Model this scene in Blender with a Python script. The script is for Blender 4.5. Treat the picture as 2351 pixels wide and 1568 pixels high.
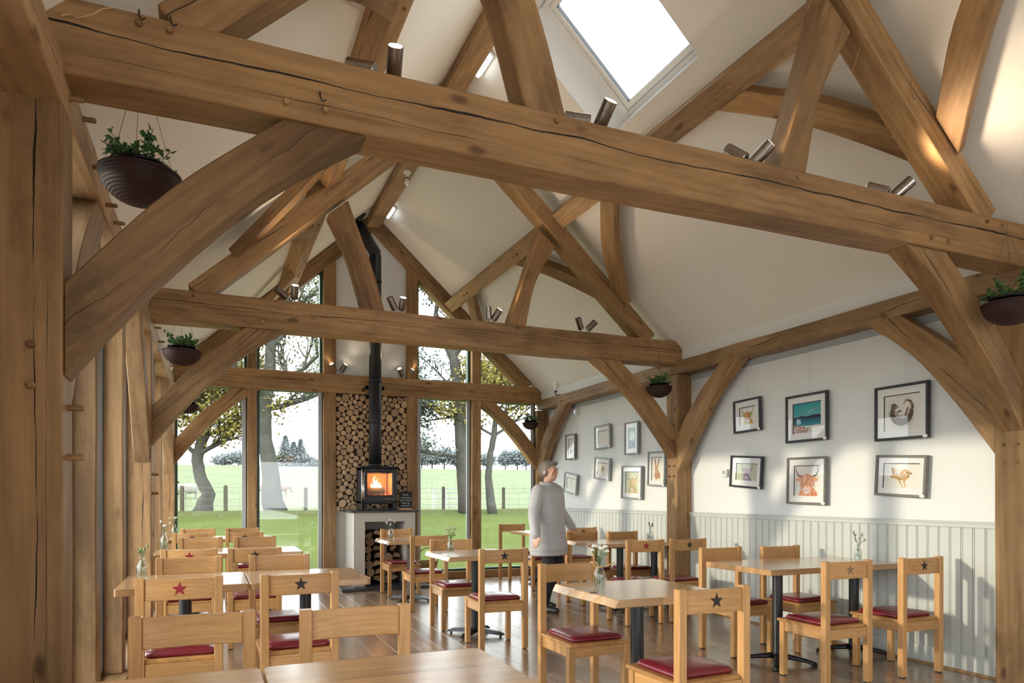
import bpy, bmesh, math, random
from mathutils import Vector, Matrix
for _o in list(bpy.data.objects): bpy.data.objects.remove(_o)
SC = bpy.context.scene
COL = SC.collection
R = random.Random(7)
PI = math.pi

# ------------------------------------------------------------------ camera
F, CX, HY, EYE = 1616.6, 1175.5, 1138.0, 1.28          # focal length / centre / horizon in pixels of 2351x1568
YAW = math.atan2(690.5, 1616.6)
SY, CY = math.sin(YAW), math.cos(YAW)
cd = bpy.data.cameras.new('camera'); cam = bpy.data.objects.new('camera', cd); COL.objects.link(cam)
cam.location = (0, 0, EYE); cam.rotation_euler = (PI/2, 0, -YAW)
cd.sensor_fit = 'HORIZONTAL'; cd.sensor_width = 36.0; cd.lens = F/2351*36
cd.shift_y = (HY-784)/2351; cd.clip_start = .05; cd.clip_end = 600
SC.camera = cam
SC.view_settings.view_transform = 'Standard'; SC.view_settings.look = 'None'
SC.view_settings.gamma = 1.0; SC.view_settings.use_curve_mapping = False
SC.view_settings.exposure = 0.56
# ------------------------------------------------------------------ sky and sun
W = bpy.data.worlds.new('sky'); SC.world = W; W.use_nodes = True
bg = W.node_tree.nodes['Background']; bg.inputs['Color'].default_value = (.92, .965, 1.0, 1); bg.inputs['Strength'].default_value = 4.2
SUN_AZ, SUN_EL = math.radians(12), math.radians(9)
sd = bpy.data.lights.new('sun', 'SUN'); sun = bpy.data.objects.new('sun', sd); COL.objects.link(sun)
sd.energy = 1.7; sd.angle = math.radians(1.6); sd.color = (1.0, .86, .66)
_d = Vector((math.cos(SUN_AZ)*math.cos(SUN_EL), -math.sin(SUN_AZ)*math.cos(SUN_EL), -math.sin(SUN_EL)))
sun.rotation_euler = _d.to_track_quat('-Z', 'Y').to_euler(); sun.location = (-8, 6, 5)

# ------------------------------------------------------------------ pixel -> place
def ray(u, v):
    a = (u-CX)/F
    return SY+a*CY, CY-a*SY, (HY-v)/F
def onz(u, v, z):
    d = ray(u, v); t = (z-EYE)/d[2]; return Vector((d[0]*t, d[1]*t, z))
def onx(u, v, x):
    d = ray(u, v); t = x/d[0]; return Vector((x, d[1]*t, EYE+d[2]*t))
def ony(u, v, y):
    d = ray(u, v); t = y/d[1]; return Vector((d[0]*t, y, EYE+d[2]*t))
def atdepth(u, v, t):
    d = ray(u, v); return Vector((d[0]*t, d[1]*t, EYE+d[2]*t))

# ------------------------------------------------------------------ materials
class NT:
    def __init__(s, name):
        s.m = bpy.data.materials.new(name); s.m.use_nodes = True; s.t = s.m.node_tree; s.n = s.t.nodes
        s.b = s.n['Principled BSDF']
    def add(s, typ, **k):
        nd = s.n.new(typ)
        for a, b in k.items():
            if a.startswith('i_'):
                key = a[2:]
                key = int(key) if key.isdigit() else key.replace('_', ' ')
                s.put(nd.inputs[key], b)
            else: setattr(nd, a, b)
        return nd
    def put(s, inp, v):
        if hasattr(v, 'is_output') or hasattr(v, 'links'): s.t.links.new(v, inp)
        else: inp.default_value = v
    def math(s, op, a, b=0.0, c=0.0):
        nd = s.n.new('ShaderNodeMath'); nd.operation = op
        for i, v in enumerate((a, b, c)): s.put(nd.inputs[i], v)
        return nd.outputs[0]
    def mix(s, f, a, b, typ='MIX'):
        nd = s.n.new('ShaderNodeMix'); nd.data_type = 'RGBA'; nd.blend_type = typ
        s.put(nd.inputs[0], f); s.put(nd.inputs[6], a); s.put(nd.inputs[7], b); return nd.outputs[2]
    def ramp(s, f, stops):
        nd = s.n.new('ShaderNodeValToRGB'); s.put(nd.inputs[0], f); e = nd.color_ramp.elements
        while len(e) < len(stops): e.new(.5)
        for x, (p, c) in zip(e, stops): x.position = p; x.color = c if len(c) == 4 else (*c, 1)
        return nd.outputs[0]
    def noise(s, vec, scale=1.0, detail=4.0, rough=.55, dist=0.0):
        nd = s.n.new('ShaderNodeTexNoise'); s.put(nd.inputs['Vector'], vec); nd.inputs['Scale'].default_value = scale
        nd.inputs['Detail'].default_value = detail; nd.inputs['Roughness'].default_value = rough; nd.inputs['Distortion'].default_value = dist
        return nd.outputs['Fac']
    def coords(s, sc=(1, 1, 1), rnd=True):
        tc = s.n.new('ShaderNodeTexCoord'); out = tc.outputs['Object']
        if rnd:
            oi = s.n.new('ShaderNodeObjectInfo'); k = s.math('MULTIPLY', oi.outputs['Random'], 37.0)
            ad = s.n.new('ShaderNodeVectorMath'); ad.operation = 'ADD'; s.put(ad.inputs[0], out); s.put(ad.inputs[1], k); out = ad.outputs[0]
            s.rand = oi.outputs['Random']
        mp = s.n.new('ShaderNodeVectorMath'); mp.operation = 'MULTIPLY'; s.put(mp.inputs[0], out); mp.inputs[1].default_value = sc
        return mp.outputs[0]
    def bump(s, h, strength=.3, dist=.01):
        nd = s.n.new('ShaderNodeBump'); nd.inputs['Strength'].default_value = strength; nd.inputs['Distance'].default_value = dist
        s.put(nd.inputs['Height'], h); s.t.links.new(nd.outputs[0], s.b.inputs['Normal'])
    def col(s, v): s.put(s.b.inputs['Base Color'], v if not isinstance(v, tuple) else (*v[:3], 1))
    def rough(s, v): s.put(s.b.inputs['Roughness'], v)

def plain(name, c, rough=.5, metal=0.0, spec=.5, bump=0, bscale=60, emit=None, estr=0, coat=0, var=0):
    t = NT(name); t.rough(rough); t.b.inputs['Metallic'].default_value = metal; t.b.inputs['Specular IOR Level'].default_value = spec
    v = t.coords((1, 1, 1))
    if var: t.col(t.mix(t.noise(v, 3, 5), tuple(x*(1-var) for x in c)+(1,), tuple(min(1, x*(1+var)) for x in c)+(1,)))
    else: t.col(c)
    if bump: t.bump(t.noise(v, bscale, 4), bump, .004)
    if emit: t.b.inputs['Emission Color'].default_value = (*emit, 1); t.b.inputs['Emission Strength'].default_value = estr
    if coat: t.b.inputs['Coat Weight'].default_value = coat; t.b.inputs['Coat Roughness'].default_value = .12
    return t.m

def wood(name, dark, light, axis='X', fine=1.0, rough=.55, crack=None, knots=True, tone=.18, coat=0, stave=0, stain=0, spec=.4, bumpk=.25):
    t = NT(name)
    def sc(along, across):
        return {'X': (along, across, across), 'Y': (across, along, across), 'Z': (across, across, along)}[axis]
    g1 = t.noise(t.coords(sc(.55*fine, 5*fine)), 1.0, 3, .5, 1.2)
    g2 = t.noise(t.coords(sc(2.2*fine, 60*fine)), 1.0, 3, .6)
    wv = t.add('ShaderNodeTexWave', bands_direction='DIAGONAL'); t.put(wv.inputs['Vector'], t.coords(sc(.35*fine, 9*fine)))
    wv.inputs['Scale'].default_value = 1.1; wv.inputs['Distortion'].default_value = 7; wv.inputs['Detail'].default_value = 3; wv.inputs['Detail Scale'].default_value = .8
    g3 = t.noise(t.coords(sc(5*fine, 14*fine)), 1.0, 5, .62)
    f = t.math('ADD', t.math('MULTIPLY', g1, .34), t.math('ADD', t.math('MULTIPLY', wv.outputs['Fac'], .09), t.math('ADD', t.math('MULTIPLY', g2, .34), t.math('MULTIPLY', g3, .30))))
    c = t.ramp(f, [(.26, dark), (.80, light)])
    if knots:
        bl = t.ramp(t.noise(t.coords(sc(.8, 2.6)), 1.0, 7, .68, .4), [(.36, (.55, .52, .50)), (.56, (1, 1, 1))])
        c = t.mix(1.0, c, bl, 'MULTIPLY')
    if stave:
        # strips glued side by side, each its own tone (edge-glued timber)
        tc = t.n.new('ShaderNodeTexCoord'); sp = t.n.new('ShaderNodeSeparateXYZ'); t.put(sp.inputs[0], tc.outputs['Object'])
        al, ac = {'X': (0, 1), 'Y': (1, 0), 'Z': (2, 0)}[axis]
        rowi = t.math('FLOOR', t.math('DIVIDE', sp.outputs[ac], stave))
        wn0 = t.add('ShaderNodeTexWhiteNoise', noise_dimensions='1D'); t.put(wn0.inputs['W'], rowi)
        seg = t.math('FLOOR', t.math('ADD', t.math('DIVIDE', sp.outputs[al], .45), t.math('MULTIPLY', wn0.outputs['Value'], 5.0)))
        wn = t.add('ShaderNodeTexWhiteNoise', noise_dimensions='2D'); cb = t.n.new('ShaderNodeCombineXYZ')
        t.put(cb.inputs[0], rowi); t.put(cb.inputs[1], seg); t.put(wn.inputs['Vector'], cb.outputs[0])
        k = t.math('ADD', t.math('MULTIPLY', wn.outputs['Value'], .42), .78)
        c = t.mix(1.0, c, k, 'MULTIPLY')
    if knots:
        vo = t.add('ShaderNodeTexVoronoi'); t.put(vo.inputs['Vector'], t.coords(sc(1.5, 3.4))); vo.inputs['Scale'].default_value = 1.5
        kn = t.ramp(t.math('ADD', vo.outputs['Distance'], t.math('MULTIPLY', t.math('SUBTRACT', g3, .5), .10)), [(.05, (1, 1, 1)), (.13, (0, 0, 0))])
        c = t.mix(t.math('MULTIPLY', kn, .75), c, (dark[0]*.35, dark[1]*.33, dark[2]*.32, 1))
    if stain:
        st = t.ramp(t.noise(t.coords(sc(1.4, 3.2)), 1.0, 6, .65), [(.60, (0, 0, 0)), (.74, (1, 1, 1))])
        c = t.mix(t.math('MULTIPLY', st, stain), c, (.045, .032, .022, 1))
    if tone:
        k = t.math('ADD', t.math('MULTIPLY', t.rand, 2*tone), 1-tone); c = t.mix(1.0, c, k, 'MULTIPLY')
    hgt = g2
    if crack:
        # drying shakes running along the timber
        tc = t.n.new('ShaderNodeTexCoord'); sp = t.n.new('ShaderNodeSeparateXYZ'); t.put(sp.inputs[0], tc.outputs['Object'])
        acc = None
        for (z0, amp, w, sd_, *cut) in crack:
            cb = t.n.new('ShaderNodeCombineXYZ'); t.put(cb.inputs[0], t.math('MULTIPLY', sp.outputs[0], 1.0)); cb.inputs[1].default_value = sd_
            n1 = t.noise(cb.outputs[0], 1.1, 5, .55); n2 = t.noise(cb.outputs[0], 2.3, 2, .5)
            ctr = t.math('ADD', t.math('MULTIPLY', t.math('SUBTRACT', n1, .5), amp), z0)
            wd = t.math('MAXIMUM', t.math('MULTIPLY', t.math('SUBTRACT', n2, cut[0] if cut else .40), w*4), .0001)
            dd = t.math('DIVIDE', t.math('ABSOLUTE', t.math('SUBTRACT', sp.outputs[2], ctr)), wd)
            mk = t.ramp(dd, [(.7, (1, 1, 1)), (1.0, (0, 0, 0))])
            acc = mk if acc is None else t.math('MAXIMUM', acc, mk)
        c = t.mix(acc, c, (.012, .008, .005, 1)); hgt = t.math('SUBTRACT', t.math('MULTIPLY', g2, .3), acc)
    t.put(t.b.inputs['Base Color'], c); t.rough(rough); t.b.inputs['Specular IOR Level'].default_value = spec
    if coat: t.b.inputs['Coat Weight'].default_value = coat; t.b.inputs['Coat Roughness'].default_value = .18
    t.bump(hgt, bumpk, .006)
    return t.m

def glassy(name, tint=(1, 1, 1), refl=1.0, base=.04, rough=0.0):
    t = NT(name); t.n.remove(t.b); out = t.n['Material Output']
    tr = t.n.new('ShaderNodeBsdfTransparent'); tr.inputs[0].default_value = (*tint, 1)
    gl = t.n.new('ShaderNodeBsdfGlossy'); gl.inputs['Roughness'].default_value = rough
    lw = t.n.new('ShaderNodeLayerWeight'); lw.inputs[0].default_value = .5
    fr = t.math('ADD', t.math('MULTIPLY', t.math('POWER', lw.outputs['Facing'], 5.0), .9*refl), base*refl)
    mx = t.n.new('ShaderNodeMixShader'); t.put(mx.inputs[0], t.math('MINIMUM', fr, 1.0)); t.put(mx.inputs[1], tr.outputs[0]); t.put(mx.inputs[2], gl.outputs[0])
    t.put(out.inputs[0], mx.outputs[0]); return t.m

OD, OL = (.205, .106, .040), (.505, .302, .136)
M = {}
M['oak'] = wood('oak_beam', OD, OL, crack=[(.03, .10, .004, 3.1)], rough=.6)
M['oak_plain'] = wood('oak_plain', OD, OL, rough=.6)
M['oak_post1'] = wood('oak_split_post', OD, OL, crack=[(.10, .05, .004, 2.2), (.135, .03, .0015, 7.1)], rough=.62)
M['oak_tie1'] = wood('oak_tie_long_crack', (.180, .092, .034), (.43, .25, .11), crack=[(.035, .10, .0042, 1.7, .24), (-.06, .06, .0018, 9.0)], rough=.6)
M['oak_tie2'] = wood('oak_tie_split', OD, OL, crack=[(.03, .10, .0026, 5.7, .27), (.0, .14, .002, 8.3, .36)], rough=.6)
M['oak_stain'] = wood('oak_stained', (.155, .077, .027), (.38, .212, .09), stain=.8, rough=.6, crack=[(.02, .2, .002, 4.0)])
M['oak_pale'] = wood('oak_pale', (.25, .142, .066), (.53, .345, .185), crack=[(0, .2, .003, 6.2)], rough=.6)
M['chair_x'] = wood('chair_oak_across', (.36, .170, .056), (.64, .360, .140), 'X', 2.2, .38, knots=False, coat=.25, tone=.16)
M['chair_z'] = wood('chair_oak_upright', (.36, .170, .056), (.64, .360, .140), 'Z', 2.2, .38, knots=False, coat=.25, tone=.16)
M['chair_y'] = wood('chair_oak_sides', (.36, .170, .056), (.64, .360, .140), 'Y', 2.2, .38, knots=False, coat=.25, tone=.16)
M['seat'] = wood('seat_staves', (.30, .13, .035), (.58, .30, .10), 'Y', 2.2, .4, knots=False, stave=.055, coat=.2)
M['table'] = wood('table_oak', (.38, .19, .075), (.66, .38, .17), 'X', 1.6, .26, knots=False, stave=.05, coat=1.0, tone=.1, bumpk=.05)
M['table_live'] = wood('table_live_edge', (.37, .20, .09), (.62, .39, .195), 'X', 1.3, .24, knots=False, stave=.12, coat=1.0, tone=.08, bumpk=.05)
M['plank'] = wood('floor_laminate', (.20, .115, .068), (.47, .315, .21), 'Y', 1.5, .26, knots=True, tone=.24, coat=.7, bumpk=.05)
M['wall'] = plain('wall_paint', (.77, .78, .775), .85, bump=.05, bscale=300)
M['ceil'] = plain('ceiling_paint', (.88, .85, .79), .9, bump=.04, bscale=300)
M['wains'] = plain('wainscot_paint', (.54, .56, .53), .55, bump=.12, bscale=120)
M['beige'] = plain('hearth_render', (.52, .48, .43), .8, bump=.1, bscale=150)
M['slate'] = plain('slate', (.035, .038, .042), .35, bump=.1)
M['glass'] = glassy('window_glass', (.97, .99, .98), 1.0)
M['pglass'] = glassy('picture_glass', (1, 1, 1), .6)
M['bottle'] = glassy('bottle_glass', (.965, .985, .98), 1.5, rough=.02)
M['water'] = glassy('water', (.95, .97, .965), 1.2)
M['green'] = plain('green_window_frame', (.025, .085, .06), .4)
M['alu'] = plain('grey_window_trim', (.42, .45, .48), .45)
M['white'] = plain('white_gloss', (.82, .83, .83), .35)
M['steel'] = plain('brushed_steel', (.30, .265, .235), .28, metal=1.0, bump=.03)
M['dsteel'] = plain('dark_steel', (.10, .09, .085), .35, metal=.9)
M['black'] = plain('black_metal', (.012, .012, .014), .32, bump=.05, bscale=200)
M['stove'] = plain('stove_black', (.012, .013, .017), .45, bump=.08, bscale=250)
M['chrome'] = plain('chrome', (.75, .74, .72), .12, metal=1.0)
M['wire'] = plain('wire', (.17, .13, .09), .5)
M['copper'] = plain('copper_wire', (.72, .45, .22), .35, metal=.6)
M['clear_line'] = plain('nylon_line', (.80, .80, .78), .3)
M['leather'] = plain('maroon_leather', (.165, .009, .019), .30, bump=.10, bscale=90, coat=.3)
M['star_dark'] = plain('star_dark', (.022, .010, .010), .5)
M['star_red'] = plain('star_red', (.30, .012, .02), .5)
M['star_pale'] = plain('star_pale', (.26, .16, .085), .5)
M['bowl'] = plain('brown_plastic_bowl', (.034, .013, .011), .6, spec=.3)
M['pot'] = plain('black_plastic_pot', (.008, .008, .010), .25)
M['soil'] = plain('soil', (.03, .02, .014), .9)
M['leaf'] = plain('ivy_leaf', (.045, .125, .03), .5, var=.5)
M['stem'] = plain('plant_stem', (.07, .13, .04), .6)
M['petal'] = plain('white_petal', (.85, .83, .78), .6)
M['petal_pink'] = plain('pink_petal', (.72, .52, .50), .6)
M['bud'] = plain('green_bud', (.15, .25, .09), .6)
M['twine'] = plain('twine', (.50, .33, .15), .8)
M['lens'] = plain('lamp_lens', (1, .9, .8), .3, emit=(1.0, .80, .55), estr=14)
M['tube'] = plain('emergency_lens', (.9, .95, 1), .3, emit=(.85, .95, 1.0), estr=3.0)
M['bulbw'] = plain('opal_bulb', (.90, .88, .82), .3)
M['led'] = plain('sensor_led', (.2, .2, 1), .3, emit=(.35, .3, 1.0), estr=4)
M['mount'] = plain('mount_card', (.82, .81, .80), .8)
M['paper'] = plain('print_paper', (.80, .77, .71), .8)
M['frame_d'] = wood('frame_charcoal', (.018, .022, .027), (.05, .057, .065), 'X', 3, .5, knots=False)
M['frame_g'] = wood('frame_grey_oak', (.12, .11, .10), (.27, .25, .22), 'X', 3, .55, knots=False)
M['frame_l'] = wood('frame_pale_grey', (.20, .22, .23), (.36, .38, .39), 'X', 3, .5, knots=False)
M['chalk'] = plain('chalkboard', (.012, .012, .012), .7)
M['chalkw'] = plain('chalk', (.75, .75, .72), .9)
M['wicker'] = wood('wicker', (.20, .09, .035), (.46, .25, .10), 'X', 4, .6, knots=False)
def logend(nm='log_end', dk=1.0):
    t = NT(nm); v = t.coords((1, 1, 1)); tc = t.n.new('ShaderNodeTexCoord'); sp = t.n.new('ShaderNodeSeparateXYZ'); t.put(sp.inputs[0], tc.outputs['Object'])
    r = t.math('SQRT', t.math('ADD', t.math('POWER', sp.outputs[0], 2.0), t.math('POWER', sp.outputs[2], 2.0)))
    rr = t.math('FRACT', t.math('ADD', t.math('MULTIPLY', r, 85.0), t.math('MULTIPLY', t.noise(v, 9, 3), 1.6)))
    c = t.ramp(rr, [(0, (.46, .29, .16)), (.7, (.64, .44, .27)), (1, (.44, .27, .145))])
    c = t.mix(1.0, c, t.math('ADD', t.math('MULTIPLY', t.rand, .5*dk), .68*dk), 'MULTIPLY'); t.put(t.b.inputs['Base Color'], c); t.rough(.8); return t.m
M['logend'] = logend(); M['logend_dark'] = logend('dark_log_end', .42)  # second one is the same log end, drawn darker for the firewood
M['bark'] = plain('bark', (.075, .048, .032), .9, bump=.6, bscale=60, var=.4)
M['treebark'] = plain('tree_bark', (.075, .072, .062), .95, bump=.6, bscale=9, var=.45, spec=0)
M['tl_olive'] = plain('leaf_olive', (.20, .165, .045), .7, var=.45, spec=0)
M['tl_green'] = plain('leaf_green', (.115, .135, .07), .7, var=.45, spec=0)
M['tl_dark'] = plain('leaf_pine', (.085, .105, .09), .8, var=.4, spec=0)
M['tl_far'] = plain('leaf_far_hazed', (.165, .185, .19), .9, var=.3, spec=0)  # distance haze is mixed into this leaf colour
M['tl_rust'] = plain('leaf_rust', (.17, .13, .11), .9, var=.3, spec=0)
M['post'] = plain('fence_post_wood', (.075, .068, .05), .9, var=.3, spec=0)
M['fence'] = plain('fence_wire', (.11, .115, .11), .6)
M['wool'] = plain('wool', (.26, .25, .22), .95, bump=.5, bscale=40)
M['wool_pink'] = plain('wool_pinkish', (.23, .15, .13), .95, bump=.5, bscale=40)
M['skin'] = plain('skin', (.62, .36, .26), .55)
M['coat'] = plain('grey_padded_coat', (.46, .45, .46), .7, bump=.4, bscale=24, var=.12)
def quilt():
    t = NT('grey_quilted_coat'); tc = t.n.new('ShaderNodeTexCoord'); sp = t.n.new('ShaderNodeSeparateXYZ'); t.put(sp.inputs[0], tc.outputs['Object'])
    z = t.math('ADD', sp.outputs[2], t.math('MULTIPLY', t.noise(tc.outputs['Object'], 4, 3), .05)); h = t.math('POWER', t.math('ABSOLUTE', t.math('SINE', t.math('MULTIPLY', z, 32.0))), .5)
    t.put(t.b.inputs['Base Color'], t.mix(t.noise(tc.outputs['Object'], 5, 4), (.38, .375, .39, 1), (.54, .53, .54, 1))); t.rough(.62); t.bump(t.math('ADD', h, t.math('MULTIPLY', t.noise(tc.outputs['Object'], 22, 4), .35)), .4, .012); return t.m
M['coat'] = quilt()
M['coat_in'] = plain('grey_collar', (.36, .35, .37), .8, bump=.4, bscale=60)
M['trouser'] = plain('black_cloth', (.016, .016, .020), .85)
M['shoe'] = plain('black_shoe', (.012, .012, .013), .45)
M['hair'] = plain('greying_hair', (.20, .17, .145), .6, bump=.6, bscale=80)
M['lip'] = plain('lips', (.46, .17, .14), .5)
M['eye'] = plain('eye', (.02, .015, .012), .2)
def fire():
    t = NT('flames'); v = t.coords((3, 3, 6)); n = t.noise(v, 2.5, 4, .6)
    c = t.ramp(n, [(.3, (1, .25, .03)), (.7, (1, .72, .30))]); t.put(t.b.inputs['Emission Color'], c); t.b.inputs['Emission Strength'].default_value = 5; t.col((.8, .3, .05)); return t.m
M['fire'] = fire()
M['ember'] = plain('embers', (.4, .06, .02), .9, emit=(1, .18, .04), estr=2.5)
M['firebrick'] = plain('firebrick', (.50, .24, .12), .9, bump=.3)
def grass(name, a, b):
    t = NT(name); v = t.coords((1, 1, 1), False); n = t.math('ADD', t.math('MULTIPLY', t.noise(v, .35, 5), .6), t.math('MULTIPLY', t.noise(v, 9, 4, .7), .5))
    t.put(t.b.inputs['Base Color'], t.ramp(n, [(.3, a), (.75, b)])); t.rough(.95); t.b.inputs['Specular IOR Level'].default_value = 0; t.bump(t.noise(v, 25, 3), .6, .05); return t.m
M['lawn'] = grass('lawn_grass', (.052, .073, .020), (.108, .130, .046))
M['gravel'] = plain('pale_gravel', (.30, .28, .25), .95, bump=.5, bscale=40, var=.3, spec=0)
M['field'] = grass('field_grass_hazed', (.125, .150, .085), (.185, .205, .135))  # pale dry grass, with distance haze put into the colour
M['bank'] = grass('rough_grass', (.055, .068, .022), (.105, .112, .05))

# ------------------------------------------------------------------ mesh helpers
class MB:
    def __init__(s): s.v = []; s.f = []; s.mi = []; s.mats = []
    def m(s, mat):
        if mat not in s.mats: s.mats.append(mat)
        return s.mats.index(mat)
    def add(s, vs, fs, mi=0):
        o = len(s.v); s.v += [tuple(x) for x in vs]; s.f += [tuple(i+o for i in f) for f in fs]; s.mi += [mi]*len(fs); return s
    def box(s, x0, x1, y0, y1, z0, z1, mi=0):
        return s.add([(x, y, z) for z in (z0, z1) for y in (y0, y1) for x in (x0, x1)],
                     [(0, 2, 3, 1), (4, 5, 7, 6), (0, 1, 5, 4), (2, 6, 7, 3), (0, 4, 6, 2), (1, 3, 7, 5)], mi)
    def prism(s, a, b, mi=0):                      # two matching rings -> closed solid
        n = len(a); return s.add(list(a)+list(b), [tuple(range(n-1, -1, -1)), tuple(range(n, 2*n))]+[(i, (i+1) % n, n+(i+1) % n, n+i) for i in range(n)], mi)
    def tube(s, pts, rad, seg=8, mi=0, cap=True):
        pts = [Vector(p) for p in pts]; n = len(pts); rad = rad if isinstance(rad, (list, tuple)) else [rad]*n
        vs = []; up = None
        for i in range(n):
            d = (pts[min(i+1, n-1)]-pts[max(i-1, 0)]).normalized()
            if up is None: up = d.orthogonal().normalized()
            else: up = (up-d*up.dot(d)).normalized()
            w = d.cross(up)
            vs += [pts[i]+(up*math.cos(k*2*PI/seg)+w*math.sin(k*2*PI/seg))*rad[i] for k in range(seg)]
        fs = [(i*seg+k, i*seg+(k+1) % seg, (i+1)*seg+(k+1) % seg, (i+1)*seg+k) for i in range(n-1) for k in range(seg)]
        if cap: fs += [tuple(range(seg-1, -1, -1)), tuple(range((n-1)*seg, n*seg))]
        return s.add(vs, fs, mi)
    def lathe(s, prof, seg=20, c=(0, 0, 0), mi=0, closed=False):   # prof: (r,z)
        vs = [(c[0]+r*math.cos(k*2*PI/seg), c[1]+r*math.sin(k*2*PI/seg), c[2]+z) for r, z in prof for k in range(seg)]
        n = len(prof); fs = [(i*seg+k, i*seg+(k+1) % seg, (i+1)*seg+(k+1) % seg, (i+1)*seg+k) for i in range(n-1) for k in range(seg)]
        if not closed: fs += [tuple(range(seg-1, -1, -1)), tuple(range((n-1)*seg, n*seg))]
        return s.add(vs, fs, mi)
    def ball(s, c, r, seg=12, ring=8, mi=0):
        r = r if isinstance(r, (tuple, list)) else (r, r, r)
        vs = [(c[0], c[1], c[2]-r[2])]
        for i in range(1, ring):
            a = -PI/2+PI*i/ring
            vs += [(c[0]+r[0]*math.cos(a)*math.cos(k*2*PI/seg), c[1]+r[1]*math.cos(a)*math.sin(k*2*PI/seg), c[2]+r[2]*math.sin(a)) for k in range(seg)]
        vs.append((c[0], c[1], c[2]+r[2])); e = len(vs)-1
        fs = [(0, 1+(k+1) % seg, 1+k) for k in range(seg)]
        fs += [(1+i*seg+k, 1+i*seg+(k+1) % seg, 1+(i+1)*seg+(k+1) % seg, 1+(i+1)*seg+k) for i in range(ring-2) for k in range(seg)]
        fs += [(e, 1+(ring-2)*seg+k, 1+(ring-2)*seg+(k+1) % seg) for k in range(seg)]
        return s.add(vs, fs, mi)
    def mesh(s, name, mat=None, smooth=False, bevel=0, seg=1):
        me = bpy.data.meshes.new(name); me.from_pydata(s.v, [], s.f)
        mats = [M[k] for k in s.mats] if s.mats else [M[mat] if isinstance(mat, str) else mat]
        for x in mats: me.materials.append(x)
        if s.mats: me.polygons.foreach_set('material_index', s.mi)
        if bevel:
            bm = bmesh.new(); bm.from_mesh(me); bmesh.ops.recalc_face_normals(bm, faces=bm.faces)
            bmesh.ops.bevel(bm, geom=[e for e in bm.edges if len(e.link_faces) == 2 and e.calc_face_angle(0) > .6], offset=bevel, segments=seg, affect='EDGES', profile=.5, clamp_overlap=True)
            bm.to_mesh(me); bm.free()
        if smooth: me.polygons.foreach_set('use_smooth', [True]*len(me.polygons))
        me.update(); return me
    def obj(s, name, mat=None, parent=None, smooth=False, bevel=0, seg=1, loc=None):
        return put(name, s.mesh(name, mat, smooth, bevel, seg), parent, loc)

def put(name, me, parent=None, loc=None, mtx=None):
    o = bpy.data.objects.new(name, me); COL.objects.link(o)
    if parent is not None: o.parent = parent
    if mtx is not None: o.matrix_world = mtx
    if loc is not None: o.location = loc
    return o
def tag(o, label=None, cat=None, group=None, kind=None):
    if label: o['label'] = label
    if cat: o['category'] = cat
    if group: o['group'] = group
    if kind: o['kind'] = kind
    return o
def thing(name, label, cat, loc=(0, 0, 0), rz=0, group=None):
    o = bpy.data.objects.new(name, None); COL.objects.link(o); o.empty_display_size = .1
    o.location = loc; o.rotation_euler = (0, 0, rz); return tag(o, label, cat, group)
KIDS = {}
def children(o): return [c for c in bpy.data.objects if c.parent is o]
def copy_tree(o, parent=None):
    c = o.copy(); COL.objects.link(c); c.parent = parent
    if parent is not None: c.matrix_parent_inverse = o.matrix_parent_inverse.copy()
    for ch in children(o): copy_tree(ch, c)
    return c
def keep(child, parent, pm):                      # child vertices are in world space, parent has matrix pm
    child.parent = parent; child.matrix_parent_inverse = pm.inverted(); return child
def struct(o, label=None): 
    o['kind'] = 'structure'
    if label: o['label'] = label
    return o

# ------------------------------------------------------------------ timber
def frame_mtx(p0, p1, up):
    x = (p1-p0).normalized(); z = (up-x*up.dot(x)).normalized(); y = z.cross(x)
    return Matrix(((x.x, y.x, z.x, p0.x), (x.y, y.y, z.y, p0.y), (x.z, y.z, z.z, p0.z), (0, 0, 0, 1)))
def timber(name, p0, p1, w, h, up=(0, 0, 1), mat='oak', label=None, cat='beam', group=None, bev=.006, wob=.004, parent=None):
    """straight beam: local X along, Y width w, Z height h; p0,p1 on the centre line"""
    p0, p1 = Vector(p0), Vector(p1); mt = frame_mtx(p0, p1, Vector(up)); L = (p1-p0).length
    n = max(1, int(L/.5)); b = MB(); rings = []
    for i in range(n+1):
        x = L*i/n; dy, dz = (R.uniform(-wob, wob), R.uniform(-wob, wob)) if 0 < i < n else (0, 0)
        rings.append([(x, -w/2+dy, -h/2+dz), (x, w/2+dy, -h/2+dz), (x, w/2+dy, h/2+dz), (x, -w/2+dy, h/2+dz)])
    vs = [v for r in rings for v in r]; fs = [(3, 2, 1, 0), (n*4, n*4+1, n*4+2, n*4+3)]
    fs += [(i*4+k, i*4+(k+1) % 4, i*4+4+(k+1) % 4, i*4+4+k) for i in range(n) for k in range(4)]
    b.add(vs, fs); o = b.obj(name, mat, bevel=bev); o.matrix_world = mt
    if parent is None: tag(o, label, cat, group)
    else: o.parent = parent
    return o, mt
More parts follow.
